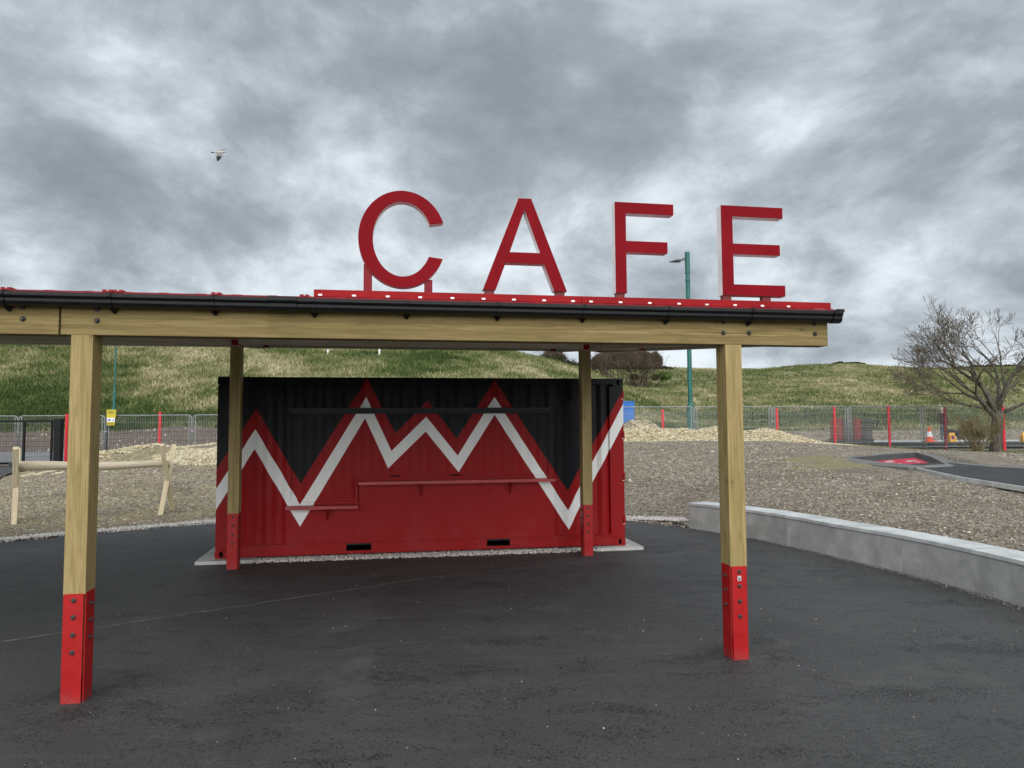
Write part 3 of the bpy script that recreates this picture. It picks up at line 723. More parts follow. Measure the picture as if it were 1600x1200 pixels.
# top rail, bottom rails, corner posts
mb = MB(); mb.box((.17, .0, 2.50), (CL-.17, .06, 2.585)); mb.box((.17, -.004, 2.566), (CL-.17, -.001, 2.588)); obj('top_rail', mb, M_MURAL, cont)
mb = MB(); mb.box((.17, CW-.06, 2.50), (CL-.17, CW, 2.585)); obj('top_rail', mb, M_CBLK, cont)
PK = [(1.823, 2.181), (3.89, 4.242)]
mb = MB(); e0 = .172
for a_, b_ in PK+[(CL-.172, None)]:
    mb.box((e0, .004, .02), (a_, .05, .168)); 
    if b_: mb.box((a_, .006, .155), (b_, .05, .168)); mb.box((a_, .006, .02), (b_, .05, .052)); e0 = b_
mb.box((.172, -.012, .160), (CL-.172, .003, .175)); mb.box((.172, -.012, .012), (CL-.172, .003, .022))
obj('bottom_rail', mb, M_MURAL, cont)
for a_, b_ in PK:
    mb = MB(); y1 = .9
    mb.add([(a_,.05,.052),(b_,.05,.052),(b_,.05,.155),(a_,.05,.155),(a_,y1,.052),(b_,y1,.052),(b_,y1,.155),(a_,y1,.155)], [(0,1,5,4),(1,2,6,5),(2,3,7,6),(3,0,4,7),(4,5,6,7)])
    obj('fork_pocket', mb, M_VOID, cont)
mb = MB(); mb.box((.172, CW-.05, .02), (CL-.172, CW-.004, .17)); obj('bottom_rail', mb, M_CRED, cont)
for u0, u1 in ((.0, .17), (CL-.235, CL)):
    for y0, y1 in ((.006, .16), (CW-.16, CW-.006)):
        mb = MB(); mb.box((u0+.004, y0, .122), (u1-.004, y1, 2.468)); obj('corner_post', mb, M_MURAL, cont, bevel=.006)
def casting(u0, z0, front):
    """corner casting with an oval hole in its side face"""
    wd, hh, dp = .178, .118, .162
    me = bpy.data.meshes.new('corner_casting'); bm = bmesh.new()
    y = 0. if front else CW; sgn = 1 if front else -1
    cx, cz_ = u0+wd/2, z0+hh/2; k = 20; hole = []; ring = []
    for i in range(k):
        a_ = 2*math.pi*i/k; hx, hz2 = .026*math.cos(a_), .026*math.sin(a_)+(.016 if math.sin(a_) > 0 else -.016)
        hole.append((cx+hx, cz_+hz2))
        q = max(abs(math.cos(a_))/(wd/2), abs(math.sin(a_))/(hh/2)); ring.append((cx+math.cos(a_)/q, cz_+math.sin(a_)/q))
    A_ = [bm.verts.new((p[0], y, p[1])) for p in ring]; B_ = [bm.verts.new((p[0], y, p[1])) for p in hole]; C_ = [bm.verts.new((p[0], y+sgn*.03, p[1])) for p in hole]; D_ = [bm.verts.new((p[0], y+sgn*dp, p[1])) for p in ring]
    fs = []
    for i in range(k):
        j = (i+1) % k
        fs.append(bm.faces.new((A_[i], A_[j], B_[j], B_[i]))); fs.append(bm.faces.new((B_[i], B_[j], C_[j], C_[i]))); fs.append(bm.faces.new((A_[i], D_[i], D_[j], A_[j])))
    f_ = bm.faces.new(C_); f_.material_index = 1; bm.faces.new(D_)
    bmesh.ops.recalc_face_normals(bm, faces=bm.faces); bm.to_mesh(me); bm.free()
    me.materials.append(M_MURAL); me.materials.append(M_VOID)
    return link('corner_casting', me, cont)
for u0 in (0, CL-.178):
    for z0 in (0, CH-.118):
        for fr_ in (True, False): casting(u0, z0, fr_)
mb = MB(); mb.box((.02, .02, 2.565), (CL-.02, CW-.02, 2.583)); obj('roof', mb, M_CBLK, cont)
mb = MB(); mb.box((.05, .02, .13), (CL-.05, CW-.02, .16)); obj('floor', mb, M_CBLK, cont)
mb = MB(); mb.box((.01, .15, .13), (.04, CW-.15, 2.56)); obj('end_wall', mb, M_CBLK, cont)
mb = MB(); mb.box((CL-.04, .15, .13), (CL-.012, CW/2-.004, 2.56)); dr = obj('door', mb, M_CRED, cont)
mb = MB(); mb.box((CL-.04, CW/2+.004, .13), (CL-.012, CW-.15, 2.56)); obj('door', mb, M_CRED, cont)
for z in (2.32, 1.70, 1.05, .38):
    mb = MB(); mb.box((CL-.012, .02, z-.05), (CL+.012, .12, z+.05)); mb.tube([(CL+.006, .03, z-.07), (CL+.006, .03, z+.07)], .014, 8); mb.box((CL-.032, -.003, z-.056), (CL-.004, .002, z-.046), 1); mb.box((CL-.032, -.003, z-.046), (CL-.024, .001, z+.045), 2)
    obj('hinge', mb, [M_CRED, M_WHITE, M_VOID], cont)
for u in (.79, 1.91, 4.10, 5.225):
    mb = MB(); mb.box((u-.042, -.012, 2.30), (u+.042, .05, 2.44)); mb.box((u-.030, -.02, 2.25), (u+.030, .04, 2.292)); mb.box((u-.036, -.018, 2.452), (u+.036, .04, 2.462))
    for k in range(4): mb.box((u-.034, -.017, 2.32+k*.028), (u+.034, -.0125, 2.332+k*.028))
    obj('vent', mb, M_MURAL, cont, bevel=.002)

# pads and gravel under it
CF = frame(CO, CA)
def cworld(u, v, z=0.): return CF @ Vector((u, v, z-.05))
def slab(name, pts, z0, z1, mat, label, cat, group=None):
    mb = MB(); k = len(pts); P = [cworld(*p) for p in pts]
    mb.add([(p.x, p.y, z0) for p in P]+[(p.x, p.y, z1) for p in P], [tuple(range(k))[::-1], tuple(range(k, 2*k))]+[(i, (i+1) % k, k+(i+1) % k, k+i) for i in range(k)])
    o = obj(name, mb, mat, bevel=.004); return tag(o, label, cat, group)
slab('concrete_pad', [(-.22,-.17),(.55,-.17),(.55,2.7),(-.32,2.7)], -.02, .047, M_PAD, "pale concrete pad under the container's left corner, beside the rear timber post", 'concrete pad', 'concrete pads under the container')
slab('concrete_pad', [(5.55,-.17),(6.29,-.17),(6.29,2.7),(5.55,2.7)], -.02, .047, M_PAD, "pale concrete pad sticking out past the container's right corner", 'concrete pad', 'concrete pads under the container')

# ------------------------------------------------------------------ scatter helpers
def scatter(name, P, size, mat, flat_=1., label=None, parent=None, aspect=(1, 1, 1), rnd=None, jitter=.35):
    """many small stones / chips as ONE mesh: squashed octahedra"""
    m = len(P)
    base = np.array([(1,0,0),(0,1,0),(-1,0,0),(0,-1,0),(0,0,1),(0,0,-1)], float)*np.array(aspect)
    fc = np.array([(0,1,4),(1,2,4),(2,3,4),(3,0,4),(1,0,5),(2,1,5),(3,2,5),(0,3,5)])
    s_ = size if np.ndim(size) else np.full(m, size)
    V = base[None]*(1+rng.uniform(-jitter, jitter, (m, 6, 3)))*s_[:, None, None]
    a_ = rng.uniform(0, 2*np.pi, m); t1 = rng.normal(0, .45*flat_, m)
    ca, sa = np.cos(a_), np.sin(a_); ct, st = np.cos(t1), np.sin(t1)
    x = V[..., 0]; y = V[..., 1]; z = V[..., 2]
    y2 = y*ct[:, None]-z*st[:, None]; z2 = y*st[:, None]+z*ct[:, None]
    x3 = x*ca[:, None]-y2*sa[:, None]; y3 = x*sa[:, None]+y2*ca[:, None]
    V = np.stack([x3, y3, z2], -1)+P[:, None, :]
    F_ = fc[None]+(np.arange(m)*6)[:, None, None]
    r_ = rng.uniform(0, 1, m) if rnd is None else rnd
    o = link(name, fast_mesh(name, V.reshape(-1, 3), F_.reshape(-1, 3), mat, {'rnd': np.repeat(r_, 6)}), parent, kind='stuff')
    return o
# gravel under the container front
k = 5200; uu = rng.uniform(.42, 5.68, k); vv = rng.uniform(-.17, .10, k)+rng.normal(0, .008, k)
W_ = np.array([list(cworld(a_, b_, 0)) for a_, b_ in zip(uu, vv)]); W_[:, 2] = rng.uniform(.0, .03, k)
scatter('gravel', W_, rng.uniform(.010, .022, k), M_PEBBLE)
mb = MB(); q = [cworld(.3,-.13), cworld(5.8,-.13), cworld(5.8,.6), cworld(.3,.6)]; mb.add([(p.x, p.y, .008) for p in q], [(0,1,2,3)]); obj('gravel_bed', mb, M_PAD, kind='structure')
# gravel border along the plaza edge (from far left to the wall)
edge = [Vector((p[0], p[1])) for p in SP]
def edge_sub(x0, x1):
    return [p for p in edge if p.y > 6 and x0 <= p.x <= x1]
be = sorted([p for p in edge if p.y > 5 and p.x < 3.30], key=lambda p: math.atan2(p.y-1, p.x+3), reverse=True)
be = [p for p in be if not (p.x > 3.25)]
seg = []; 
for a_, b_ in zip(be[:-1], be[1:]):
    L = (b_-a_).length
    for i in range(int(L*900)): seg.append((a_, b_))
m = len(seg); tt_ = rng.uniform(0, 1, m); off = rng.beta(1.1, 1.5, m)*.36
PP = np.zeros((m, 3))
for i, (a_, b_) in enumerate(seg):
    dd_ = (b_-a_).normalized(); nn_ = Vector((-dd_.y, dd_.x)); p = a_.lerp(b_, tt_[i]) + nn_*(off[i]-.01); PP[i, :2] = p
PP[:, 2] = gz(PP[:, 0], PP[:, 1]); PP[:, 2] = np.maximum(PP[:, 2], 0)+rng.uniform(.0, .015, m)
scatter('gravel_border', PP, rng.uniform(.009, .021, m), M_PEBBLE)
# loose grit and pale flecks on the tarmac, thicker along the wall foot and kerb
k = 650; P = np.stack([rng.uniform(-8, 5.2, k), 2.6+12.5*rng.uniform(0, 1, k)**1.3], -1); P = P[inpoly(P[:, 0], P[:, 1], PLAZA)]
wa = np.array(PLAZA[11:19]); k2 = 900; i_ = rng.integers(0, len(wa)-1, k2); t_ = rng.uniform(0, 1, (k2, 1)); Q = wa[i_]*(1-t_)+wa[i_+1]*t_; Q[:, 0] -= np.abs(rng.normal(0, .05, k2))+.015; Q[:, 1] -= np.abs(rng.normal(0, .03, k2))
P = np.concatenate([P, Q]); P = np.c_[P, np.full(len(P), .001)]
scatter('grit', P, np.clip(rng.lognormal(math.log(.0028), .45, len(P)), .0018, .007), M_PEBBLE, rnd=rng.uniform(.2, 1, len(P)))
# flat stones and chips over the mulch near the plaza
def in_view(P, margin=.04): 
    t = P[:, 0]/np.maximum(P[:, 1], .1); return np.abs(t) < .716+margin
def field(x0, x1, y0, y1, k, cond):
    P = np.stack([rng.uniform(x0, x1, k), rng.uniform(y0, y1, k)], -1); P = P[in_view(P)]
    P = P[cond(P[:, 0], P[:, 1])]; return np.c_[P, gz(P[:, 0], P[:, 1])]
outp = lambda x, y: (~inpoly(x, y, PLAZA)) & (dpoly(x, y, PLAZA) > .12) & (dpoly(x, y, BOWL) > 2.0)
chipm = lambda x, y: np.clip(.5 - (x+2)/6., 0, 1)
P = field(-22, 20, 7, 27, 420000, outp)
dist = P[:, 1]; keep = rng.uniform(0, 1, len(P)) < np.clip((13/dist)**2.2, .16, 1); 
trk = (P[:, 0] > 8.6) & (P[:, 1] < 20) & (P[:, 0] > 8.6+0*P[:, 1]) & (P[:, 1] < 26-.9*0) & (P[:, 1] > 30-1.6*P[:, 0]-0) & (P[:, 1] < 40)
trk = trk & (P[:, 0] > np.interp(P[:, 1], [8, 10.8, 12.9, 14.7, 18.4, 22], [12.5, 9.6, 9.2, 9.2, 10., 9.0])-.15)
pathm = (P[:, 0] < np.interp(P[:, 1], [11.5, 15.5, 19.2, 24, 28.2], [-26, -17.5, -14.2, -16.2, -19.3]))
P = P[keep & ~trk & ~pathm]
wc = rng.uniform(0, 1, len(P)) < chipm(P[:, 0], P[:, 1])
for sel, mt, nm in ((wc, M_WOODCHIP, 'wood_chips'), (~wc, M_BARKCHIP, 'bark_chips')):
    Q = P[sel]; Q[:, 2] += .004
    sz = rng.lognormal(math.log(.0095), .48, len(Q)); sz = np.clip(sz, .005, .045)*np.clip(Q[:, 1]/12, 1, 1.7)*(.86 if mt is M_WOODCHIP else 1.)
    scatter(nm, Q, sz, mt, aspect=(1.5, .8, .38), flat_=1.2, rnd=np.clip(rng.beta(1.6, 1.7, len(Q)), 0, 1))
# coarse chips on the heaps
P = np.concatenate([field(2.5, 14, 28.5, 33, 26000, lambda x, y: np.exp(-((y-30.3)/1.7)**2) > rng.uniform(0, 1, len(x))), field(-14.5, -5, 21, 26.5, 22000, lambda x, y: fbm(x*.6, y*.6, 3, 88) > -.06)])
scatter('wood_chips', P, rng.uniform(.03, .075, len(P)), M_WOODCHIP, aspect=(1.5, .7, .4), flat_=1.3, rnd=rng.beta(2.2, 1.5, len(P)))
# loose rubble on the berm
P = field(-36, 0, 34, 44.5, 3500, lambda x, y: fbm(x*.4, y*.4, 3, 61) > -.02)
scatter('rubble', P, rng.uniform(.02, .08, len(P)), M_BARKCHIP, rnd=np.clip(rng.beta(1.5, 1.4, len(P)), 0, 1))

# grass tufts on the hills
def tufts(name, P, hgt, mat, blades=5, spread=.22, rndf=None, width=.05):
    m = len(P); B = blades
    h_ = hgt*rng.uniform(.55, 1.25, (m, B)); a_ = rng.uniform(0, 2*np.pi, (m, B)); lean = rng.uniform(.15, 1.3, (m, B))
    bx_ = P[:, None, 0]+rng.normal(0, spread, (m, B)); by_ = P[:, None, 1]+rng.normal(0, spread, (m, B)); bz_ = np.repeat(P[:, 2:3], B, 1)-.05
    w2 = width*rng.uniform(.6, 1.4, (m, B)); wa = rng.uniform(0, 2*np.pi, (m, B))
    tip = np.stack([bx_+np.cos(a_)*h_*lean, by_+np.sin(a_)*h_*lean, bz_+h_], -1)
    c1 = np.stack([bx_+np.cos(wa)*w2, by_+np.sin(wa)*w2, bz_], -1); c2 = np.stack([bx_-np.cos(wa)*w2, by_-np.sin(wa)*w2, bz_], -1)
    V = np.stack([c1, c2, tip], 2).reshape(-1, 3); F_ = np.arange(m*B*3).reshape(-1, 3)
    r_ = np.clip((rndf if rndf is not None else rng.uniform(0, 1, m))[:, None]+rng.normal(0, .13, (m, B)), 0, 1)
    return link(name, fast_mesh(name, V, F_, mat, {'rnd': np.repeat(r_.ravel(), 3)}), kind='stuff')
def hill_pts(k, y0, y1, pw):
    Y = y0+(y1-y0)*rng.uniform(0, 1, k)**pw; t = rng.uniform(-.78, .78, k); X = t*Y
    return X, Y
def strawness(X, Y):
    s_ = .46+1.05*fbm(X*.13, Y*.13, 4, 71)+.7*fbm(X*.55, Y*.55, 3, 72)
    s_ = s_ - .30*np.exp(-((X/np.maximum(Y,1)+.11)/.055)**2)*sst(Y, 55, 70)     # greener drain down the near hill
    s_ = s_ - .26*np.exp(-((Y-47)/3.5)**2) - .12*sst(-X/np.maximum(Y, 1), .5, .7)
    return np.clip(s_, 0, 1)
X, Y = hill_pts(120000, 43.5, 112, 1.15); sel = (X/Y < .26) & ~((X > 2) & (Y < 58) & (X > 14)); X, Y = X[sel], Y[sel]
P = np.c_[X, Y, gz(X, Y)]; tufts('hill_grass', P, .40, M_TUFT, 5, .22, strawness(X, Y), .05)
X, Y = hill_pts(90000, 58.5, 165, 1.1); sel = X/Y > .05; X, Y = X[sel], Y[sel]
P = np.c_[X, Y, gz(X, Y)]; tufts('hill_grass', P, .34, M_TUFT, 4, .35, np.clip(strawness(X*.6, Y*.6)*.92+.0, 0, 1), .07)
X = rng.uniform(2, 15.5, 9000); Y = rng.uniform(38.5, 58, 9000); P = np.c_[X, Y, gz(X, Y)]; tufts('rough_grass', P, .26, M_TUFT, 5, .2, np.clip(strawness(X, Y)-.1, 0, 1), .03)
X = rng.uniform(14, 40, 7000); Y = 30.3+rng.normal(0, .8, 7000)+np.clip(X-20, 0, 9)*.0; P = np.c_[X, Y, gz(X, Y)]; tufts('verge_grass', P, .10, M_TUFT, 5, .12, rng.uniform(.1, .62, 7000), .014)
X = rng.normal(9.2, 1.6, 3500); Y = rng.normal(19.8, 1.4, 3500); ok = outp(X, Y) ; X, Y = X[ok], Y[ok]; P = np.c_[X, Y, gz(X, Y)]; tufts('moss_grass', P, .035, M_TUFT, 5, .08, rng.uniform(.3, .62, len(X)), .012)
# dry reeds on the far left crest
X = rng.uniform(-80, -52, 9000); Y = rng.uniform(80, 96, 9000); P = np.c_[X, Y, gz(X, Y)]; tufts('dry_reeds', P, 1.1, M_REED, 4, .4, rng.uniform(.2, 1, 9000), .05)


# ------------------------------------------------------------------ concrete bench wall
WL = [(3.279,13.428),(3.93,12.382),(4.368,11.369),(4.675,10.308),(4.978,9.429),(5.171,8.551),(5.285,7.62),(5.33,6.5),(5.22,5.2),(4.9,3.6),(4.42,1.9)]
def arc_pts(P, step):
    P = [Vector(p) for p in P]
    # dense catmull-rom, then resample
    D_ = []
    for i in range(len(P)-1):
        p0, p1, p2, p3 = P[max(i-1, 0)], P[i], P[i+1], P[min(i+2, len(P)-1)]
        for k in range(20):
            t = k/20; D_.append(.5*((2*p1)+(p2-p0)*t+(2*p0-5*p1+4*p2-p3)*t*t+(3*p1-p0-3*p2+p3)*t**3))
    D_.append(P[-1]); out_ = [D_[0]]; acc = 0
    for a_, b_ in zip(D_[:-1], D_[1:]):
        L = (b_-a_).length
        while acc+L >= step: t = (step-acc)/L; a_ = a_.lerp(b_, t); out_.append(a_); L = (b_-a_).length; acc = 0
        acc += L
    return out_
ap = arc_pts(WL, .14)
wall = thing('bench_wall', 'low curved grey concrete bench wall with a pale coping along the tarmac', 'wall', (0, 0, 0))
def wprism(i0, i1, o0, o1, z0, z1, g0=.003, g1=.003):
    V = []
    for j in range(i0, i1+1):
        t_ = (ap[min(j+1, len(ap)-1)]-ap[max(j-1, 0)]).normalized(); nn_ = Vector((-t_.y, t_.x)); p = ap[j].copy()
        if j == i0: p += t_*g0
        if j == i1: p -= t_*g1
        a_, b_ = p+nn_*o0, p+nn_*o1
        V += [(a_.x, a_.y, z0), (b_.x, b_.y, z0), (b_.x, b_.y, z1), (a_.x, a_.y, z1)]
    k = i1-i0+1; F_ = [(4*i+q, 4*i+(q+1) % 4, 4*i+4+(q+1) % 4, 4*i+4+q) for i in range(k-1) for q in range(4)]+[(3,2,1,0),(4*k-4,4*k-3,4*k-2,4*k-1)]
    mb = MB(); mb.add(V, F_); return mb
i = 0; nseg = len(ap)-1
while i+4 <= nseg:
    j = min(i+8, nseg)
    # object origin at block centre so each block gets its own texture offset through its random id
    obj('concrete_block', wprism(i, j, .0, .42, -.05, .415), M_CONC, wall, bevel=.003)
    obj('coping_stone', wprism(i, j, -.012, .44, .422, .468, .0008, .0008), M_COPING, wall, bevel=.003)
    i = j

# ------------------------------------------------------------------ canopy
KA = R(9.8); KO = (-3.023, 5.055, 0)
KF = frame(KO, KA)
can = thing('timber_canopy', 'open timber canopy with black gutter, red bolted post bases and a red roof edge', 'canopy', KF)
def timber(name, p, q, w_, h_, mat, side=(0, 1, 0), bevel=.006, **kw):
    """a squared timber from p to q; local X runs along the grain, local Y is its height"""
    p, q = Vector(p), Vector(q); L = (q-p).length; d_ = (q-p).normalized()
    z = Vector(side); z = (z-d_*z.dot(d_)).normalized(); y = z.cross(d_)
    M = Matrix(((d_.x, y.x, z.x, p.x), (d_.y, y.y, z.y, p.y), (d_.z, y.z, z.z, p.z), (0, 0, 0, 1)))
    mb = MB(); mb.box((0, -h_/2, -w_/2), (L, h_/2, w_/2))
    return obj(name, mb, mat, can, M, bevel=bevel, **kw)
BZ, BT = 2.557, 2.80
for u0, u1 in ((-.172, 5.794), (-6.15, -.186)):
    timber('front_beam', (u0, .07, (BZ+BT)/2), (u1, .07, (BZ+BT)/2), .14, BT-BZ, M_GLULAM, side=(0, 1, 0))
SK = .0135   # the frame is a touch out of square
def slope(v): return .094*v
def bolt_mesh():
    mb = MB(); mb.lathe([(.017, 0), (.017, -.004), (.0125, -.005), (.0125, -.014), (.008, -.019)], (0, 0, 0), 12, 'y'); return mb.mesh('bolt', M_BOLT, 0, False)
BOLT = bolt_mesh()
def post(u, v, top, code=False):
    pt_ = timber('post', (u, v+.085, .738), (u, v+.085, top), .172, .144, M_POST, side=(0, 1, 0), bevel=.005)
    base = link('steel_base', None, can, Matrix.Translation((u, v+.085, 0)))
    # four plates, one on each face, with open corners
    hw, hd = .072, .086
    pl = []
    for (a_, b_) in (((-hw+.008, -hd-.003, -.02), (hw-.010, -hd+.006, .745)), ((-hw+.008, hd-.006, -.02), (hw-.010, hd+.003, .745)),
                     ((-hw-.002, -hd+.012, -.02), (-hw+.006, hd-.012, .750)), ((hw-.006, -hd+.012, -.02), (hw+.002, hd-.012, .750))):
        mb = MB(); mb.box(a_, b_); obj('steel_plate', mb, M_STEEL, base, bevel=.002)
    mb = MB(); mb.box((-hw+.014, -hd+.014, .18), (hw-.014, hd-.014, .737)); obj('post_core', mb, M_POST, base)
    for k, z in enumerate((.70, .585, .465, .345)):
        for (x, y, r_) in ((0, -hd-.003, 0), (0, hd+.003, math.pi)): link('bolt', BOLT, base, Matrix.Translation((x, y, z)) @ Matrix.Rotation(r_, 4, 'Z'))
    for z in (.66, .545, .425):
        for (x, y, r_) in ((hw+.002, 0, math.pi/2), (-hw-.002, 0, -math.pi/2)): link('bolt', BOLT, base, Matrix.Translation((x, y, z)) @ Matrix.Rotation(r_, 4, 'Z'))
    if code:
        mb = MB(); mb.box((-.016, -hd-.0045, .628), (.016, -hd-.0032, .668)); mb.box((-.007, -hd-.0052, .634), (.007, -hd-.0046, .650), 1)
        obj('sticker', mb, [M_LGREY, M_DARKGREY], base)
    # tarmac lipped up round the foot
    return base
FU = [-.03, 4.93, -5.0]
post(FU[0], 0, 2.556); post(FU[1], 0, 2.556, True); post(FU[2], 0, 2.556)
for u in (.052, 5.010, -4.92): post(u, 4.75, 2.56+slope(4.80)+.03)
# rafters over the posts and at the gable end, running back and up
for u in (FU[0], FU[1], 5.735, FU[2]):
    du = SK*6.6
    timber('rafter', (u, .142, BZ+.012+slope(.142)+.10), (u+du, 6.62, BZ+.012+slope(6.62)+.10), .14 if u != 5.735 else .10, .20, M_PALE, side=(1, 0, 0))
# purlins across each bay, on red hangers
def prow(v, bot, h_):
    for u0, u1 in ((FU[0]+.07, FU[1]-.07), (FU[1]+.07, 5.685), (FU[2]+.07, FU[0]-.07), (-6.3, FU[2]-.07)):
        timber('purlin', (u0+SK*v+.002, v, bot+h_/2), (u1+SK*v-.002, v, bot+h_/2), .09, h_, M_PALE, side=(0, 1, 0))
        if u0 > -5.5:
            for ux, s_ in ((u0+SK*v, 1), (u1+SK*v, -1)):
                mb = MB(); x0, x1 = sorted((ux+s_*.001, ux+s_*.085)); mb.box((x0, v-.051, bot-.008), (x1, v+.051, bot-.003)); mb.box((x0, v-.0515, bot-.0025), (x1, v-.046, bot+.055)); mb.box((x0, v+.046, bot-.0025), (x1, v+.0515, bot+.055))
                obj('joist_hanger', mb, M_STEEL, can)
prow(2.0, BZ+.03+slope(2.0)+.035, .145); prow(4.3, BZ+.03+slope(4.3), .17); prow(6.5, BZ+.03+slope(6.5), .17)
# bolts through the front beam
for u, z in ((-.415, 2.664), (-.418, 2.746), (.066, 2.66), (.064, 2.743), (4.844, 2.653), (4.846, 2.743), (5.072, 2.656), (5.673, 2.658), (5.672, 2.745), (-4.9, 2.66), (-4.9, 2.745)):
    link('bolt', BOLT, can, Matrix.Translation((u, -.001, z)) @ Matrix.Scale(1.15, 4))
# gutter: an ogee trough
prof = [(-.000, 2.856), (-.004, 2.764), (-.030, 2.745), (-.070, 2.742), (-.098, 2.752), (-.108, 2.772), (-.109, 2.792), (-.119, 2.802), (-.124, 2.812), (-.124, 2.834), (-.118, 2.838), (-.112, 2.834), (-.112, 2.818), (-.100, 2.800), (-.098, 2.772), (-.088, 2.760), (-.03, 2.755), (-.012, 2.77), (-.008, 2.856)]
mb = MB(); k = len(prof); u0, u1 = -6.2, 5.80
mb.add([(u0, a_, b_) for a_, b_ in prof]+[(u1, a_, b_) for a_, b_ in prof], [(i, (i+1) % k, k+(i+1) % k, k+i) for i in range(k)])
obj('gutter', mb, M_GUTTER, can, Matrix.Translation((0, -.006, 0)))
outp_ = prof[:11]
mb = MB(); P2 = [(a_*1.04-(.004 if a_ < -.01 else 0), 2.80+(b_-2.80)*1.06) for a_, b_ in outp_]; k = len(P2)
mb.add([(5.775, a_, b_) for a_, b_ in P2]+[(5.855, a_*.98, b_) for a_, b_ in P2], [(i, i+1, k+i+1, k+i) for i in range(k-1)]+[tuple(range(k, 2*k))]); mb.box((5.80, -.135, 2.826), (5.862, -.08, 2.850))
obj('gutter_end_cap', mb, M_GUTTER, can, Matrix.Translation((0, -.006, 0)))
for u in (-4.0, -3.2, -2.3, -1.35, -.50, .183, .865, 1.57, 2.25, 2.951, 3.636, 4.335, 5.058):
    mb = MB(); k = len(P2); mb.add([(u-.013, a_, b_) for a_, b_ in P2]+[(u+.013, a_, b_) for a_, b_ in P2], [(i, i+1, k+i+1, k+i) for i in range(k-1)]+[tuple(range(k)), tuple(range(k, 2*k))[::-1]])
    mb.add([(u-.035, -.001, 2.765), (u+.035, -.001, 2.765), (u+.008, -.001, 2.712), (u-.008, -.001, 2.712), (u-.030, -.05, 2.748), (u+.030, -.05, 2.748), (u+.006, -.012, 2.712), (u-.006, -.012, 2.712)], [(0,1,2,3),(4,7,6,5),(0,4,5,1),(1,5,6,2),(2,6,7,3),(3,7,4,0)])
    obj('gutter_bracket', mb, M_GUTTER, can, Matrix.Translation((0, -.006, 0)))
# gutter joint sleeves
for u in (1.35, -3.9):
    mb = MB(); k = len(P2); Q2 = [(a_*1.03-.003, 2.80+(b_-2.80)*1.05) for a_, b_ in P2]; mb.add([(u-.10, a_, b_) for a_, b_ in Q2]+[(u+.10, a_, b_) for a_, b_ in Q2], [(i, i+1, k+i+1, k+i) for i in range(k-1)]+[tuple(range(k)), tuple(range(k, 2*k))[::-1]]); obj('gutter_sleeve', mb, M_GUTTER, can, Matrix.Translation((0, -.007, 0)))
# roof sheets: box profile, running up the slope
def roof_sheet(u0, u1):
    us = []; 
    k = int(round((u1-u0)/.25))
    for i in range(k):
        a_ = u0+i*(u1-u0)/k
        us += [(a_, 0), (a_+.165, 0), (a_+.18, .022), (a_+.235, .022)]
    us.append((u1, 0))
    mb = MB(); m = len(us)
    for dz in (0, -.012):
        pass
    V = []
    for v in (-.055, 6.75):
        for u, h_ in us: V.append((u, v, 2.866+slope(v)+h_*.12))
        for u, h_ in us: V.append((u, v, 2.860+slope(v)+h_*.12-.010))
    F_ = []
    for i in range(m-1):
        F_ += [(i, i+1, 2*m+i+1, 2*m+i), (m+i, 3*m+i, 3*m+i+1, m+i+1), (i, m+i, m+i+1, i+1), (2*m+i, 2*m+i+1, 3*m+i+1, 3*m+i)]
    F_ += [(0, 2*m, 3*m, m), (m-1, 2*m-1, 4*m-1, 3*m-1)]
    mb.add(V, F_); return mb
for i in range(12):
    u0 = -6.2+i*1.002; obj('roof_sheet', roof_sheet(u0, u0+1.0), M_ROOF, can, Matrix.Translation((0, 0, .0)))
    mb = MB(); mb.add([(u0, .16, 2.822+slope(.16)), (u0+1.0, .16, 2.822+slope(.16)), (u0+1.0, 6.7, 2.822+slope(6.7)), (u0, 6.7, 2.822+slope(6.7))], [(0,1,2,3)]); obj('bounce_sheet', mb, M_LGREY, can)  # light grey plate added below the roof sheets to bounce light under the canopy
for u in (-5.1, -3.0, -2.0, -1.3, -.50, .15, .22, .88, 1.5):
    mb = MB(); mb.box((u-.035, -.062, 2.856), (u+.030, .02, 2.875)); mb.box((u-.005, -.064, 2.867), (u+.005, -.0622, 2.872), 1); obj('roof_clip', mb, [M_ROOF, M_WHITE], can)
# red sign plinth on the roof edge
for a_, b_ in ((1.560, 3.634), (3.638, 5.832)):
    mb = MB(); mb.box((a_, .0, 2.874), (b_, .012, 2.927)); mb.box((a_, .0125, 2.915), (b_, .34, 2.927)); mb.box((a_, .012, 2.874), (a_+.012, .34, 2.914))
    obj('sign_plinth', mb, M_FASCIA, can, bevel=.002)
mb = MB(); mb.box((1.87, .05, 2.928), (5.52, .30, 2.937)); obj('base_plate', mb, M_LFEET, can)
for i, u in enumerate((1.607, 1.856, 2.108, 2.354, 2.602, 2.846, 3.087, 3.33, 3.566, 3.715, 3.962, 4.21, 4.462, 4.705, 4.955, 5.20, 5.438)):
    mb = MB()
    if i == 13: mb.box((u-.014, -.0035, 2.879), (u+.014, -.0005, 2.886)); mb.box((u+.006, -.0035, 2.886), (u+.014, -.0005, 2.893)); mb.box((u-.014, -.0035, 2.886), (u-.006, -.0005, 2.893))
    else: mb.box((u-.0145, -.0035, 2.879), (u+.0145, -.0005, 2.893))
    obj('white_tab', mb, M_WHITE, can)

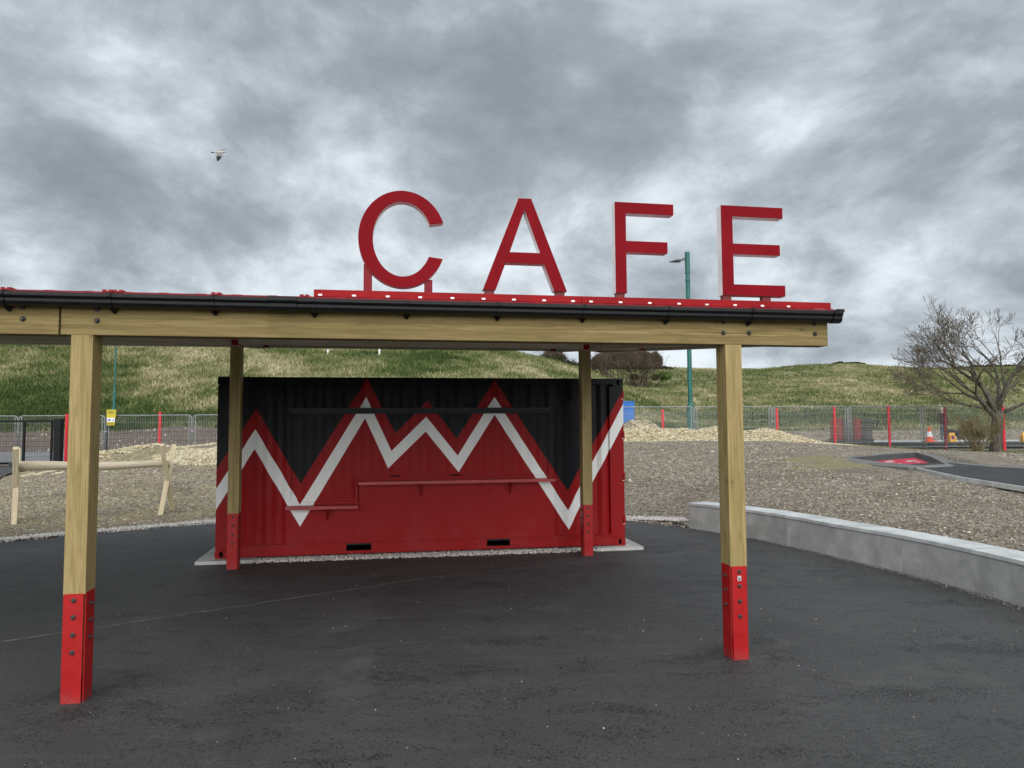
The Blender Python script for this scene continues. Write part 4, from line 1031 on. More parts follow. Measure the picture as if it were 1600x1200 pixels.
# ------------------------------------------------------------------ letters
LV = .15; LD = .088
def letter(name, outline, holes, feet, label, zoff=0):
    t = thing('sign_letter', label, 'letter', KF, 'big red letters of the CAFE sign')
    loops = [[Vector((a_, b_, 0)) for a_, b_ in outline]]+[[Vector((a_, b_, 0)) for a_, b_ in h_] for h_ in holes]
    tris = tessellate_polygon(loops); flat_ = [v for l in loops for v in l]
    def solid(v0, v1, inset):
        mb = MB(); k = len(flat_)
        mb.add([(p.x, v0, p.y) for p in flat_]+[(p.x, v1, p.y) for p in flat_], [tuple(t_) for t_ in tris]+[tuple(i+k for i in t_)[::-1] for t_ in tris])
        o_ = 0
        for l in loops:
            m = len(l); mb.add([(p.x, v0, p.y) for p in l]+[(p.x, v1, p.y) for p in l], [(i, (i+1) % m, m+(i+1) % m, m+i) for i in range(m)])
        return mb
    obj('letter_face', solid(LV, LV+.006, 0), M_LETTER, t)
    # the return is a hair smaller so the face reads as a separate plate
    obj('letter_return', solid(LV+.0065, LV+LD, 0), M_WHITE, t)
    for a_, b_, z0, z1 in feet:
        mb = MB(); mb.box((a_, LV+.018, z0), (b_, LV+.07, z1)); obj('letter_foot', mb, M_LFEET if z1-z0 < .1 else M_ROOF, t)
    return t
def ell(rx, rz, cx, cz_, a0, a1, k): return [(cx+rx*math.cos(a_), cz_+rz*math.sin(a_)) for a_ in np.linspace(a0, a1, k)]
o_ = ell(.345, .388, 2.222, 3.378, R(21.5), R(360-23), 64); i_ = ell(.232, .302, 2.222, 3.378, R(360-27), R(24), 56)
letter('c', o_+i_, [], [(1.92, 1.985, 2.938, 3.17), (2.395, 2.458, 2.938, 3.06)], 'big red letter C with white sides, first letter of the roof sign')
letter('a', [(2.862, 2.992), (2.966, 2.992), (3.048, 3.214), (3.366, 3.214), (3.450, 2.992), (3.556, 2.992), (3.263, 3.752), (3.157, 3.752)], [[(3.082, 3.303), (3.207, 3.660), (3.335, 3.303)]], [(2.88, 2.955, 2.938, 2.991), (3.465, 3.54, 2.938, 2.991)], 'big red letter A with white sides, on the roof between the C and the F')
letter('f', [(3.975, 2.993), (4.070, 2.993), (4.070, 3.340), (4.434, 3.340), (4.434, 3.434), (4.070, 3.434), (4.070, 3.670), (4.492, 3.670), (4.492, 3.762), (3.975, 3.762)], [], [(3.985, 4.055, 2.938, 2.992)], 'big red letter F with white sides, on the roof left of the green lamp post')
letter('e', [(4.925, 3.0), (5.504, 3.0), (5.504, 3.094), (5.028, 3.094), (5.028, 3.357), (5.464, 3.357), (5.464, 3.449), (5.028, 3.449), (5.028, 3.686), (5.498, 3.686), (5.498, 3.779), (4.925, 3.779)], [], [(4.935, 5.01, 2.938, 2.999), (5.30, 5.375, 2.938, 2.999)], 'big red letter E with white sides, last letter at the right end of the roof')

# ------------------------------------------------------------------ timber log barrier
HU = thing('log_barrier', 'peeled log rail resting in crossed timber legs on the wood chips', 'barrier', (0, 0, 0))
def free_timber(name, p, q, w_, h_, mat, parent, side=(0, 1, 0), bevel=.01):
    p, q = Vector(p), Vector(q); L = (q-p).length; d_ = (q-p).normalized(); z = Vector(side); z = (z-d_*z.dot(d_)).normalized(); y = z.cross(d_)
    M = Matrix(((d_.x, y.x, z.x, p.x), (d_.y, y.y, z.y, p.y), (d_.z, y.z, z.z, p.z), (0, 0, 0, 1)))
    mb = MB(); mb.box((0, -h_/2, -w_/2), (L, h_/2, w_/2)); return obj(name, mb, mat, parent, M, bevel=bevel)
A0 = Vector((-9.86, 14.27, gz1(-9.86, 14.27))); A1 = Vector((-7.50, 15.75, gz1(-7.50, 15.75)))
ax_ = (A1-A0).normalized(); pr_ = Vector((-ax_.y, ax_.x, 0))
vs_ = []
def xlegs(c, s_, pr_):
    zc = c.z
    a_ = c + pr_*.33; b_ = c - pr_*.33
    free_timber('leg', a_+Vector((0, 0, -.12)), c - pr_*.24*1.35 + Vector((0, 0, 1.47)), .095, .13, M_HURDLE, HU, side=ax_)
    free_timber('leg', b_+ax_*.012*s_+Vector((0, 0, -.12)), c + pr_*.24*1.35+ax_*.012*s_ + Vector((0, 0, 1.44)), .095, .13, M_HURDLE, HU, side=ax_)
    for t in (.22, .5, .72, .95, 1.1):
        q = c - ax_*.05*1 + Vector((0, 0, t)) - pr_*(.33-.62*t*.72); mb = MB(); mb.lathe([(.011, 0), (.011, .008)], q, 8, 'x'); obj('bolt', mb, M_BOLT, HU)
xlegs(A0, 1, pr_); xlegs(A1-ax_*.05, -1, Vector((-.05, .999, 0)))
zl_ = 1.06; L0 = A0+ax_*.02+Vector((0, 0, zl_+.04)); L1 = A1-ax_*.02+Vector((0, 0, zl_-.02))
mb = MB(); k = 14; pts = []; rr = []
L = (L1-L0).length; d_ = (L1-L0).normalized(); side_ = Vector((0, 0, 1)); side_ = (side_-d_*d_.z).normalized(); yy_ = side_.cross(d_)
for i in range(k+1):
    t = i/k; pts.append((L*t, .012*math.sin(t*5), -.015*math.sin(t*math.pi)+.01*math.sin(t*9))); rr.append(.098-.026*t+.003*math.sin(t*13))
mb.tube(pts, rr, 20)
M = Matrix(((d_.x, yy_.x, side_.x, L0.x), (d_.y, yy_.y, side_.y, L0.y), (d_.z, yy_.z, side_.z, L0.z), (0, 0, 0, 1)))
obj('log', mb, M_LOG, HU, M, smooth=True)

# ------------------------------------------------------------------ fences
def wires(mb, L, z0, z1, nv, hz_, r_, x0=0.):
    for i in range(nv+1):
        x = x0+L*i/nv; mb.add([(x-r_, 0, z0), (x+r_, 0, z0), (x, r_*1.4, z0), (x-r_, 0, z1), (x+r_, 0, z1), (x, r_*1.4, z1)], [(0,1,4,3),(1,2,5,4),(2,0,3,5)])
    for z in hz_:
        mb.add([(x0, -r_*2, z-r_), (x0, -r_*2, z+r_), (x0, -r_*.2, z), (x0+L, -r_*2, z-r_), (x0+L, -r_*2, z+r_), (x0+L, -r_*.2, z)], [(0,1,4,3),(1,2,5,4),(2,0,3,5)])
def place(p, q): return math.atan2(q[1]-p[1], q[0]-p[0])
# permanent fence: red posts with grey weld mesh
PL = 2.63
def fence_line(name, label, pts, postmat, meshmat, h_, group=None, lastpost=True, mats=None, zpost=None):
    t = thing(name, label, 'fence', (pts[0][0], pts[0][1], 0))
    for i, p in enumerate(pts):
        z = pts[i][2]
        mb = MB(); mb.box((-.05, -.03, -.3), (.05, .03, h_)); mb.box((-.055, -.035, h_-.002), (.055, .035, h_+.012)); 
        obj('post', mb, (mats or {}).get(i, postmat), t, Matrix.Translation((p[0]-pts[0][0], p[1]-pts[0][1], z)) @ Matrix.Rotation(random.uniform(-.012, .012), 4, 'Y'))
    for i in range(len(pts)-1):
        p, q = pts[i], pts[i+1]; L = math.hypot(q[0]-p[0], q[1]-p[1]); dz = q[2]-p[2]
        mb = MB(); n_ = max(4, int(L/.062)); wires(mb, L-.1, .03, h_-.06, n_, [.08, .28, .48, .68, .88, 1.08, 1.28, 1.48, 1.68, h_-.10], .0042, .05)
        mb.v = [(a_, b_, c_+dz*a_/L) for a_, b_, c_ in mb.v]
        obj('wire_mesh', mb, meshmat, t, Matrix.Translation((p[0]-pts[0][0], p[1]-pts[0][1]+.05, p[2])) @ Matrix.Rotation(place(p, q), 4, 'Z'), kind='stuff')
    return t
FX = [(x-800)/FPX*33 for x in (593+0*88.4, 681, 770, 858, 947, 1035, 1124, 1213, 1303, 1388)]
fp = [(x, 33., .72) for x in FX]
x2 = [(1475-800)/FPX*32.4, (1566-800)/FPX*31.9, (1660-800)/FPX*31.4, (1755-800)/FPX*31]
fp = [(a_, b_, .73 if a_ < 13 else .80) for a_, b_, c_ in fp]+[(a_, b_, .74) for a_, b_ in zip(x2, (32.4, 31.9, 31.4, 31))]
fp[-5] = (fp[-5][0], 33., .86)
fence_line('mesh_fence', 'mesh fence with bright red posts behind the mulch, right of the container', fp, M_REDPOST, M_WIRE, 1.95, mats={len(fp)-4: M_MAROON})
lp = [((105-800)/FPX*29, 29., .60), ((167-800)/FPX*29.2, 29.2, .70), ((250-800)/FPX*31, 31., .72), ((352-800)/FPX*31.4, 31.4, .75), ((436-800)/FPX*32, 32., .75)]
lp[1] = (lp[1][0], lp[1][1], .62)
fence_line('mesh_fence', 'mesh fence with a black post between two red ones, behind the log barrier', lp, M_REDPOST, M_BLACKM, 1.93, mats={1: M_BLACKM})
# black gate
g = thing('mesh_gate', 'black steel mesh gate beside a thick black gatepost at the far left', 'gate', (0, 0, 0))
GY_ = 27.6; gzb = .47
def gX(x, Y=GY_): return (x-800)/FPX*Y
X0, X1, X2 = gX(-120), gX(39), gX(83)
mb = MB()
for x in (X0, X1, X2-.02): mb.box((x-.035, -.03, 0), (x+.035, .03, 1.80))
mb.box((X0, -.028, 1.74), (X2, .028, 1.81)); mb.box((X0, -.028, -.03), (X1-.03, .028, .05)); mb.box((X1+.03, -.028, -.03), (X2, .028, .03))
obj('gate_frame', mb, M_BLACKM, g, Matrix.Translation((0, GY_, gzb)))
mb = MB(); wires(mb, X2-X0, .03, 1.76, int((X2-X0)/.06), [.2, .4, .6, .8, 1., 1.2, 1.4, 1.6], .0042, X0); obj('wire_mesh', mb, M_BLACKM, g, Matrix.Translation((0, GY_, gzb)), kind='stuff')
mb = MB(); mb.box((gX(88), -.12, -.2), (gX(98), .12, 1.86)); obj('gatepost', mb, M_BLACKM, g, Matrix.Translation((0, GY_, gzb)), bevel=.01)
mb = MB(); mb.tube([(gX(84), -.03, 1.1), (gX(88), -.03, 1.1)], .02, 6); mb.tube([(gX(84), -.03, 1.6), (gX(88), -.03, 1.6)], .015, 6); obj('latch', mb, M_BLACKM, g, Matrix.Translation((0, GY_, gzb)))
# temporary panels
def heras_mesh():
    W_, H_ = 3.44, 1.98; r_ = .019; rc = .14
    mb = MB(); P_ = [(0, 0, 0), (0, 0, H_-rc)]
    P_ += [(rc-rc*math.cos(a_), 0, H_-rc+rc*math.sin(a_)) for a_ in np.linspace(.2, math.pi/2, 5)]+[(W_-rc+rc*math.sin(a_), 0, H_-rc+rc*math.cos(a_)) for a_ in np.linspace(0, math.pi/2-.2, 5)]+[(W_, 0, H_-rc), (W_, 0, 0)]
    mb.tube(P_, r_, 8); mb.tube([(0, 0, .16), (W_, 0, .16)], r_*.9, 6)
    mb.tube([(.10, 0, .16), (.10, 0, H_-.01)], r_*.6, 6); mb.tube([(W_-.10, 0, .16), (W_-.10, 0, H_-.01)], r_*.6, 6)
    fr = mb.mesh('frame', M_SILVER, smooth=True)
    mb = MB(); wires(mb, W_, .16, H_-.01, 50, [.18+.30*i for i in range(6)], .0032); wm = mb.mesh('wire_mesh', M_SILVER)
    mb = MB(); mb.box((-.12, -.34, -.02), (.12, .34, .11)); ft = mb.mesh('foot', M_DARKGREY, .02)
    return fr, wm, ft
HFR, HWM, HFT = heras_mesh()
def heras(p, ang, label):
    t = thing('temporary_fence_panel', label, 'fence panel', Matrix.Translation(p) @ Matrix.Rotation(ang, 4, 'Z'), 'temporary mesh fence panels')
    link('frame', HFR, t); link('wire_mesh', HWM, t, kind='stuff'); link('foot', HFT, t, Matrix.Translation((3.48, 0, 0)))
    mb = MB(); mb.box((3.42, -.03, 1.3), (3.54, .03, 1.34)); obj('clamp', mb, M_SILVER, t)
hp = [(-25.3, 28.9), (-20.35, 28.95)]
labs = {0: 'silver mesh fence panel furthest left, mostly behind the gate', 1: 'silver mesh fence panel behind the black gatepost', 2: 'silver mesh fence panel behind the left front timber post, by the yellow sign',
        3: 'silver mesh fence panel behind the red post left of the container', 4: "silver mesh fence panel touching the container's left edge"}
x = gX(-85, 29.)-.55; y = 29.; i = 0
while 800+FPX*x/y < 1600:
    t_ = x/y
    ang = .095 if x > -11 else .02
    zb = .5 if x < -11 else (.5+.26*min(1, (x+11)/6))
    lab = labs.get(i)
    if lab is None:
        pxx = 800+FPX*x/y
        if pxx < 470: lab = "silver mesh fence panel hidden behind the container's left third"
        elif pxx < 590: lab = 'silver mesh fence panel hidden behind the left tall peak of the container mural'
        elif pxx < 710: lab = "silver mesh fence panel hidden behind the container's middle"
        elif pxx < 830: lab = 'silver mesh fence panel hidden behind the right tall peak of the container mural'
        elif pxx < 905: lab = "silver mesh fence panel hidden behind the rear right timber post"
        elif pxx < 985: lab = "silver mesh fence panel half hidden behind the container's right edge, behind the blue box"
        elif pxx < 1080: lab = 'silver mesh fence panel beside the foot of the green lamp post'
        elif pxx < 1170: lab = 'silver mesh fence panel behind the right front timber post'
        elif pxx < 1270: lab = 'silver mesh fence panel ending at the dark rubble left of the red blocks'
        elif pxx < 1350: lab = 'silver mesh fence panel behind the stacks of red and grey blocks'
        elif pxx < 1450: lab = 'silver mesh fence panel behind the orange and white traffic cone'
        elif pxx < 1540: lab = 'silver mesh fence panel behind the twiggy shrub'
        else: lab = 'silver mesh fence panel furthest right, beyond the bare tree'
    heras((x, y, zb), ang, lab)
    x += 3.50*math.cos(ang); y += 3.50*math.sin(ang); i += 1

# yellow warning sign on the fence
sg = thing('warning_sign', 'yellow warning sign with a white and blue centre, hung on the fence at left', 'sign', Matrix.Translation(((175-800)/FPX*29.0, 28.95, 2.29)) @ Matrix.Diagonal((.93, 1, .68, 1)))
mb = MB(); mb.box((-.20, -.008, .13), (.20, .008, .62)); obj('yellow_board', mb, flat('sign_yellow', (.52, .44, .03), .5, .4, .05), sg)
mb = MB(); mb.box((-.17, -.008, -.10), (.16, .008, .125)); obj('white_board', mb, M_WHITE, sg)
mb = MB(); mb.box((-.17, -.008, -.32), (.16, .008, -.105)); obj('yellow_board', mb, flat('sign_yellow_low', (.50, .42, .03), .5, .4, .05), sg)
mb = MB()
for k in range(4):
    for j in range(6): mb.box((-.15+j*.05+random.random()*.01, -.012, .52-k*.05), (-.115+j*.05, -.0085, .545-k*.05))
mb.box((-.13, -.012, -.05), (-.02, -.0085, .06), 1); mb.box((.02, -.012, -.03), (.12, -.0085, .02), 1)
for k in range(2):
    for j in range(5): mb.box((-.13+j*.055, -.012, -.20-k*.06), (-.09+j*.055, -.0085, -.17-k*.06))
obj('lettering', mb, [M_DARKGREY, flat('sign_blue', (.05, .10, .45), .5, .4, .05)], sg, kind='stuff')

# ------------------------------------------------------------------ lamp posts
def lamp(name, label, x, y, z, H_, r_, head=True):
    t = thing(name, label, 'lamp post', Matrix.Translation((x, y, z)))
    mb = MB(); mb.lathe([(r_*1.75, -.3), (r_*1.75, 2.12), (r_*1.5, 2.2), (r_*1.05, 2.32), (r_*1.0, H_*.72)], n_=16)
    mb.lathe([(r_*1.0, H_*.72+.002), (r_*.98, H_*.845), (r_*1.12, H_*.85), (r_*1.12, H_*.862), (r_*.95, H_*.866), (r_*.95, H_*.885), (r_*1.12, H_*.889), (r_*1.12, H_*.90), (r_*1.1, H_)], n_=16)
    obj('column', mb, M_GREEN, t, smooth=False)
    mb = MB(); mb.box((-r_*1.4, -r_*1.85, .45), (r_*1.4, -r_*1.7, 1.15)); obj('access_door', mb, M_GREEN, t)
    if head:
        z1 = H_-.26; mb = MB(); mb.tube([(-.03, 0, z1), (-.36, 0, z1-.17)], .028, 8); mb.tube([(-.05, 0, z1-.30), (-.10, 0, z1-.18), (-.20, 0, z1-.13), (-.30, 0, z1-.15)], .016, 6); obj('bracket', mb, M_DARKGREY, t)
        mb = MB(); mb.add([(-.30,-.11,z1-.20),(-.30,.11,z1-.20),(-.38,.12,z1-.12),(-.38,-.12,z1-.12),(-.95,-.07,z1-.245),(-.95,.07,z1-.245),(-.60,.13,z1-.15),(-.60,-.13,z1-.15),(-.40,-.12,z1-.255),(-.40,.12,z1-.255)],
            [(0,1,2,3),(3,2,6,7),(7,6,5,4),(0,8,9,1),(8,4,5,9),(0,3,7,8),(8,7,4),(1,9,6,2),(9,5,6)])
        lh = obj('lantern', mb, M_DARKGREY, t, bevel=.006)
        mb = MB(); mb.lathe([(.03, z1-.14), (.03, z1-.06), (.045, z1-.05), (.045, z1-.02), (.02, z1+.0)], (-.52, 0, 0), 10); obj('photocell', mb, M_LGREY, lh)
LY = 36.; lx = (1078.5-800)/FPX*LY
zt = px(1078, 394, LY).z
lamp('lamp_post', 'tall green lamp post with lantern on a short arm, between the F and the E', lx, LY, .75, zt-.75, .112)
LY2 = 45.5; p2 = px(178, 650, LY2); lamp('lamp_post', 'thin green lamp post at the foot of the grass bank, above the yellow sign', p2.x, LY2, gz1(p2.x, LY2), 6.4, .055)

# small white tree guards high on the bank
for x_p, lab in ((512, 'left one of two small pale tree guards high on the grass bank'), (592.5, 'right one of two small pale tree guards high on the grass bank')):
    Yh = next((Y_ for Y_ in np.arange(46, 96, .5) if gz1(px(x_p, 556, Y_).x, Y_) > px(x_p, 556, Y_).z), 84.); q = px(x_p, 556, Yh)
    o = thing('tree_guard', lab, 'tree guard', Matrix.Translation((q.x, Yh, gz1(q.x, Yh))), 'tree guards on the bank')
    mb = MB(); mb.lathe([(.09, -.5), (.09, .62), (.075, .62), (.075, .1)], n_=10); obj('tube', mb, M_WHITE, o)
    mb = MB(); mb.box((.10, -.02, -.5), (.14, .02, .7)); obj('stake', mb, M_PALE, o)

#@@PART3
# ------------------------------------------------------------------ bare tree and shrubs
def bark_fn(c1, c2):
    def fn(n, o):
        f = n.noise(n.vm('MULTIPLY', o, (1, 1, .35)), 14, 5, .65); g_ = n.noise(o, 2.2, 4)
        c = n.mix(n.step(f, .35, .68), c1, c2); c = n.mix(n.m('MULTIPLY', n.step(g_, .5, .7), .4), c, (.12, .13, .06))
        return {'Base Color': c, 'Normal': n.bump(f, .8, .03)}
    return fn
M_BARK = material('tree_bark', bark_fn((.050, .044, .036), (.15, .135, .11)), .9, .15)
M_TWIG = flat('twig', (.12, .098, .078), .9, .15, .3, 3)
M_SHRUB = flat('shrub_twig', (.20, .17, .09), .9, .15, .35, 2)
M_BUD = flat('bud', (.16, .14, .07), .9, .15, .35, 2)
def grow(segs, p, d_, L, r_, depth, maxd, rs, up_, spread, shrink=.78, kids=(2, 3), wig=.16, buds=None):
    """one limb as a chain of short pieces, then its children"""
    n_ = max(2, int(3+depth*0)); pts = [p.copy()]; q = p.copy(); dd = d_.copy(); rr = [r_]
    for i in range(n_):
        dd = (dd+Vector((rs.gauss(0, wig), rs.gauss(0, wig), rs.gauss(0, wig)+up_*.12))).normalized()
        q = q+dd*L/n_; pts.append(q.copy()); rr.append(max(r_*(1-.30*(i+1)/n_), .0065))
    segs.append((pts, rr, depth))
    if depth >= maxd:
        if buds is not None: buds.append(q.copy())
        return
    k = rs.randint(*kids) if depth > 0 else kids[1]+1
    base = dd
    for i in range(k):
        ax = base.orthogonal().normalized(); ax = Matrix.Rotation(rs.uniform(0, 2*math.pi), 3, base) @ ax
        ang = rs.uniform(.3, 1.)*spread*(.35 if i == 0 else 1)
        nd = Matrix.Rotation(ang, 3, ax) @ base
        fr = 1. if i < 2 else rs.uniform(.35, .9); j = min(int(fr*n_), n_)
        grow(segs, pts[j], nd, L*shrink*rs.uniform(.8, 1.15), rr[j]*(.80 if i == 0 else .62), depth+1, maxd, rs, up_, spread, shrink, kids, wig, buds)
def segs_mesh(segs, mat, name, lo=0, hi=99):
    mb = MB()
    for pts, rr, dp in segs:
        if lo <= dp <= hi: mb.tube(pts, rr, 10 if dp < 1 else 7 if dp < 3 else 4 if dp < 5 else 3, cap=dp < 2)
    me = bpy.data.meshes.new(name); me.from_pydata([tuple(v) for v in mb.v], [], mb.f); me.materials.append(mat); me.update()
    me.polygons.foreach_set('use_smooth', [True]*len(me.polygons)); return me
TY = 29.; tb = px(1556, 703, TY); tb.z = gz1(tb.x, TY)-.05
tree = thing('bare_tree', 'bare spreading tree with a thick leaning trunk at the right edge', 'tree', Matrix.Translation(tb))
mb = MB(); tp = [(0, 0, -.3), (.0, 0, 0), (.02, 0, .35), (.05, 0, .8), (.12, 0, 1.3), (.16, 0, 1.75)]
mb.tube(tp, [.34, .27, .225, .205, .205, .22], 16); obj('trunk', mb, M_BARK, tree, smooth=True)
rs = random.Random(23); segs = []; buds = []
# main limbs: direction, length, radius, starting height
for (dx, dy, dz, L, r_, zs) in ((-1.0, .1, .62, 1.55, .13, 1.35), (-.62, -.35, 1.0, 1.5, .13, 1.55), (-.15, .4, 1.1, 1.45, .14, 1.7), (.30, -.25, 1.05, 1.45, .13, 1.65), (.8, .25, .8, 1.5, .13, 1.5),
                                (.9, -.4, .4, 1.4, .085, 1.6), (-.35, .6, .8, 1.4, .085, 1.7), (-.95, -.1, .42, 1.5, .075, 1.62), (.5, .6, .7, 1.4, .08, 1.6)):
    grow(segs, Vector((.12, 0, zs)), Vector((dx, dy, dz)).normalized(), L*.97, r_*.85, 1, 8, rs, .26, .76, .75, (2, 3), .15, buds)
link('limb', segs_mesh(segs, M_BARK, 'limb', 0, 3), tree); link('twigs', segs_mesh(segs, M_TWIG, 'twigs', 4), tree, kind='stuff')
print('tree segs', len(segs), 'extent', min(s_[0][-1].x for s_ in segs), max(s_[0][-1].x for s_ in segs), max(s_[0][-1].z for s_ in segs))
def twig_shrub(name, label, p, k, L, r_, mat, maxd, seed, spread=.5, leanr=.7, cat='shrub'):
    t = thing(name, label, cat, Matrix.Translation(p)); rs = random.Random(seed); sg_ = []
    for i in range(k):
        a_ = rs.uniform(0, 2*math.pi); l_ = rs.uniform(0, leanr)
        grow(sg_, Vector((math.cos(a_)*.12*rs.random(), math.sin(a_)*.12*rs.random(), -.05)), Vector((math.cos(a_)*l_, math.sin(a_)*l_, 1)).normalized(), L*rs.uniform(.8, 1.2), r_, 1, maxd, rs, .35, spread, .72, (2, 3), .10)
    link('stems', segs_mesh(sg_, mat, 'stems', 0, 2), t); link('twigs', segs_mesh(sg_, mat, 'twigs', 3), t, kind='stuff'); return t
sb = px(1527, 706, 28.); sb.z = gz1(sb.x, 28.)
twig_shrub('twiggy_shrub', 'leafless olive brown shrub growing in front of the tree trunk', sb, 34, .50, .013, M_SHRUB, 5, 5, .55, 1.15)

# skyline bushes beyond the near hill
M_BUSHB = flat('brown_bush_twig', (.10, .078, .060), .95, .1, .3, .5)
M_BUSHG = flat('dark_leaf', (.035, .050, .022), .9, .2, .4, .8)
def leafy(name, label, p, rx, rz, mat, k, leaf, seed, ry=None):
    t = thing(name, label, 'bush', Matrix.Translation(p)); r2 = np.random.default_rng(seed)
    nb = 9; cx = r2.uniform(-.75, .75, nb)*rx; cz_ = r2.uniform(.2, .75, nb)*rz; cy = r2.uniform(-.5, .5, nb)*(ry or rx); cr_ = r2.uniform(.28, .5, nb)*min(rx, rz*1.3)
    w_ = r2.integers(0, nb, k); v = r2.normal(0, 1, (k, 3)); v /= np.linalg.norm(v, axis=1)[:, None]; v *= (r2.uniform(.25, 1, (k, 1))**.45)
    C = np.stack([cx[w_], cy[w_], cz_[w_]], -1)+v*cr_[w_][:, None]*np.array([1.25, 1, 1]); C = C[C[:, 2] > -.1]; m = len(C)
    a_ = r2.normal(0, 1, (m, 3)); a_ /= np.linalg.norm(a_, axis=1)[:, None]; b_ = np.cross(a_, r2.normal(0, 1, (m, 3))); b_ /= np.linalg.norm(b_, axis=1)[:, None]
    s_ = leaf*r2.uniform(.5, 1.4, (m, 1)); V = np.stack([C-a_*s_, C+b_*s_*.6, C+a_*s_, C-b_*s_*.6], 1).reshape(-1, 3)
    link('foliage', fast_mesh('foliage', V, np.arange(m*4).reshape(-1, 4), mat), t, kind='stuff')
    sg_ = []; rs = random.Random(seed)
    for i in range(9): grow(sg_, Vector((rs.uniform(-.6, .6)*rx, 0, -.2)), Vector((rs.uniform(-.5, .5), 0, 1)).normalized(), rz*.45, .06, 1, 4, rs, .2, .6, .7, (2, 3), .15)
    link('stems', segs_mesh(sg_, M_BUSHB, 'stems'), t, kind='stuff'); return t
def sky_pt(x, y, Y): q = px(x, y, Y); q.z = max(gz1(q.x, Y), q.z-1.); return q
def brown(name, label, x0, x1, ytop, ybase, Y, seed, k=34, mat=None):
    """leafless thicket: many stems over its width"""
    a_, b_ = px(x0, ybase, Y), px(x1, ybase, Y); h_ = px(x0, ytop, Y).z-a_.z; t = thing(name, label, 'bush', Matrix.Translation(((a_.x+b_.x)/2, Y, min(gz1((a_.x+b_.x)/2, Y), a_.z)))); rs = random.Random(seed); sg_ = []
    wd = (b_.x-a_.x)/2; z0 = min(gz1((a_.x+b_.x)/2, Y), a_.z)
    for i in range(k):
        u_ = rs.uniform(-.85, .85); f_ = (1-abs(u_)**3.0*.5)*rs.uniform(.75, 1.08); H2 = (a_.z-z0)+h_*f_
        grow(sg_, Vector((u_*wd, rs.uniform(-2, 2), -.1)), Vector((u_*.35+rs.uniform(-.2, .2), rs.uniform(-.2, .2), 1)).normalized(), H2*.36, .07, 1, 5, rs, .3, .62, .74, (2, 3), .14)
    link('stems', segs_mesh(sg_, mat or M_BUSHB, 'stems', 0, 2), t, kind='stuff'); link('twigs', segs_mesh(sg_, mat or M_BUSHB, 'twigs', 3), t, kind='stuff')
    m = int(k*420); u_ = rng.uniform(-1, 1, m); top = (1-np.abs(u_)**3*.45)*(.80+.55*fbm(u_*6+seed, u_*0, 4, seed)); c_ = np.stack([u_*wd, rng.uniform(-1.5, 1.5, m), (a_.z-z0)+h_*top*rng.uniform(0, 1, m)**.6], -1)
    d_ = np.stack([rng.normal(u_*.3, .45, m), rng.normal(0, .3, m), rng.uniform(.3, 1, m)], -1); d_ /= np.linalg.norm(d_, axis=1)[:, None]; L_ = rng.uniform(.25, .7, (m, 1)); sd_ = np.stack([rng.uniform(.025, .07, m), np.zeros(m), np.zeros(m)], -1)
    link('fine_twigs', fast_mesh('fine_twigs', np.stack([c_-sd_, c_+sd_, c_+d_*L_], 1).reshape(-1, 3), np.arange(m*3).reshape(-1, 3), mat or M_BUSHB), t, kind='stuff'); return t
brown('leafless_thicket', 'wide brown leafless thicket on the skyline right of the rear timber post', 926, 1032, 541, 578, 112., 3, 60)
brown('leafless_bush', 'thin bare bush on the slope of the near hill, left of the rear post', 846, 882, 544, 573, 110., 9, 16)
leafy('evergreen_bush', 'dark evergreen bush on the hill slope left of the rear right post', sky_pt(893, 575, 111.), 2.4, 2.6, M_BUSHG, 5200, .13, 11)
leafy('evergreen_bush', 'small dark evergreen bush higher up the near hill skyline', sky_pt(858, 563, 108.), 2.2, 1.6, M_BUSHG, 2600, .12, 12)
leafy('evergreen_bush', 'low bright green gorse bank beneath the right end of the brown thicket', sky_pt(1018, 583, 112.), 3.6, 1.0, flat('gorse_leaf', (.09, .14, .035), .9, .2, .3, .8), 5200, .14, 13)
def ridge(name, label, x0, x1, y, Y, seed):
    a_, b_ = px(x0, y, Y), px(x1, y, Y); t = thing(name, label, 'hedge', Matrix.Translation(((a_.x+b_.x)/2, Y, 0))); r2 = np.random.default_rng(seed); k = 5200
    X = r2.uniform(a_.x, b_.x, k); zz = gz(X, np.full(k, Y)); e_ = 1-np.abs((X-(a_.x+b_.x)/2)/((b_.x-a_.x)/2))**4
    C = np.stack([X-(a_.x+b_.x)/2, r2.uniform(-.6, .6, k), zz+r2.uniform(0, .55, k)*e_*(.5+fbm(X*.6, X*0, 3, seed)+.4)], -1)
    v = r2.normal(0, .16, (k, 3, 3)); V = (C[:, None]+v).reshape(-1, 3)
    link('foliage', fast_mesh('foliage', V, np.arange(k*3).reshape(-1, 3), flat('heather', (.060, .045, .034), .95, .1, .3, .6)), t, kind='stuff')
ridge('dark_hedge', 'thin dark hedge line on the far hill, left of the bare tree', 1298, 1352, 586, 150., 4)
ridge('dark_hedge', 'thin dark hedge line on the far hilltop, behind the branches of the tree', 1462, 1600, 583, 156., 6)
ridge('dark_hedge', 'thin dark hedge line under the brown thicket on the hill', 965, 1052, 582, 140., 8)

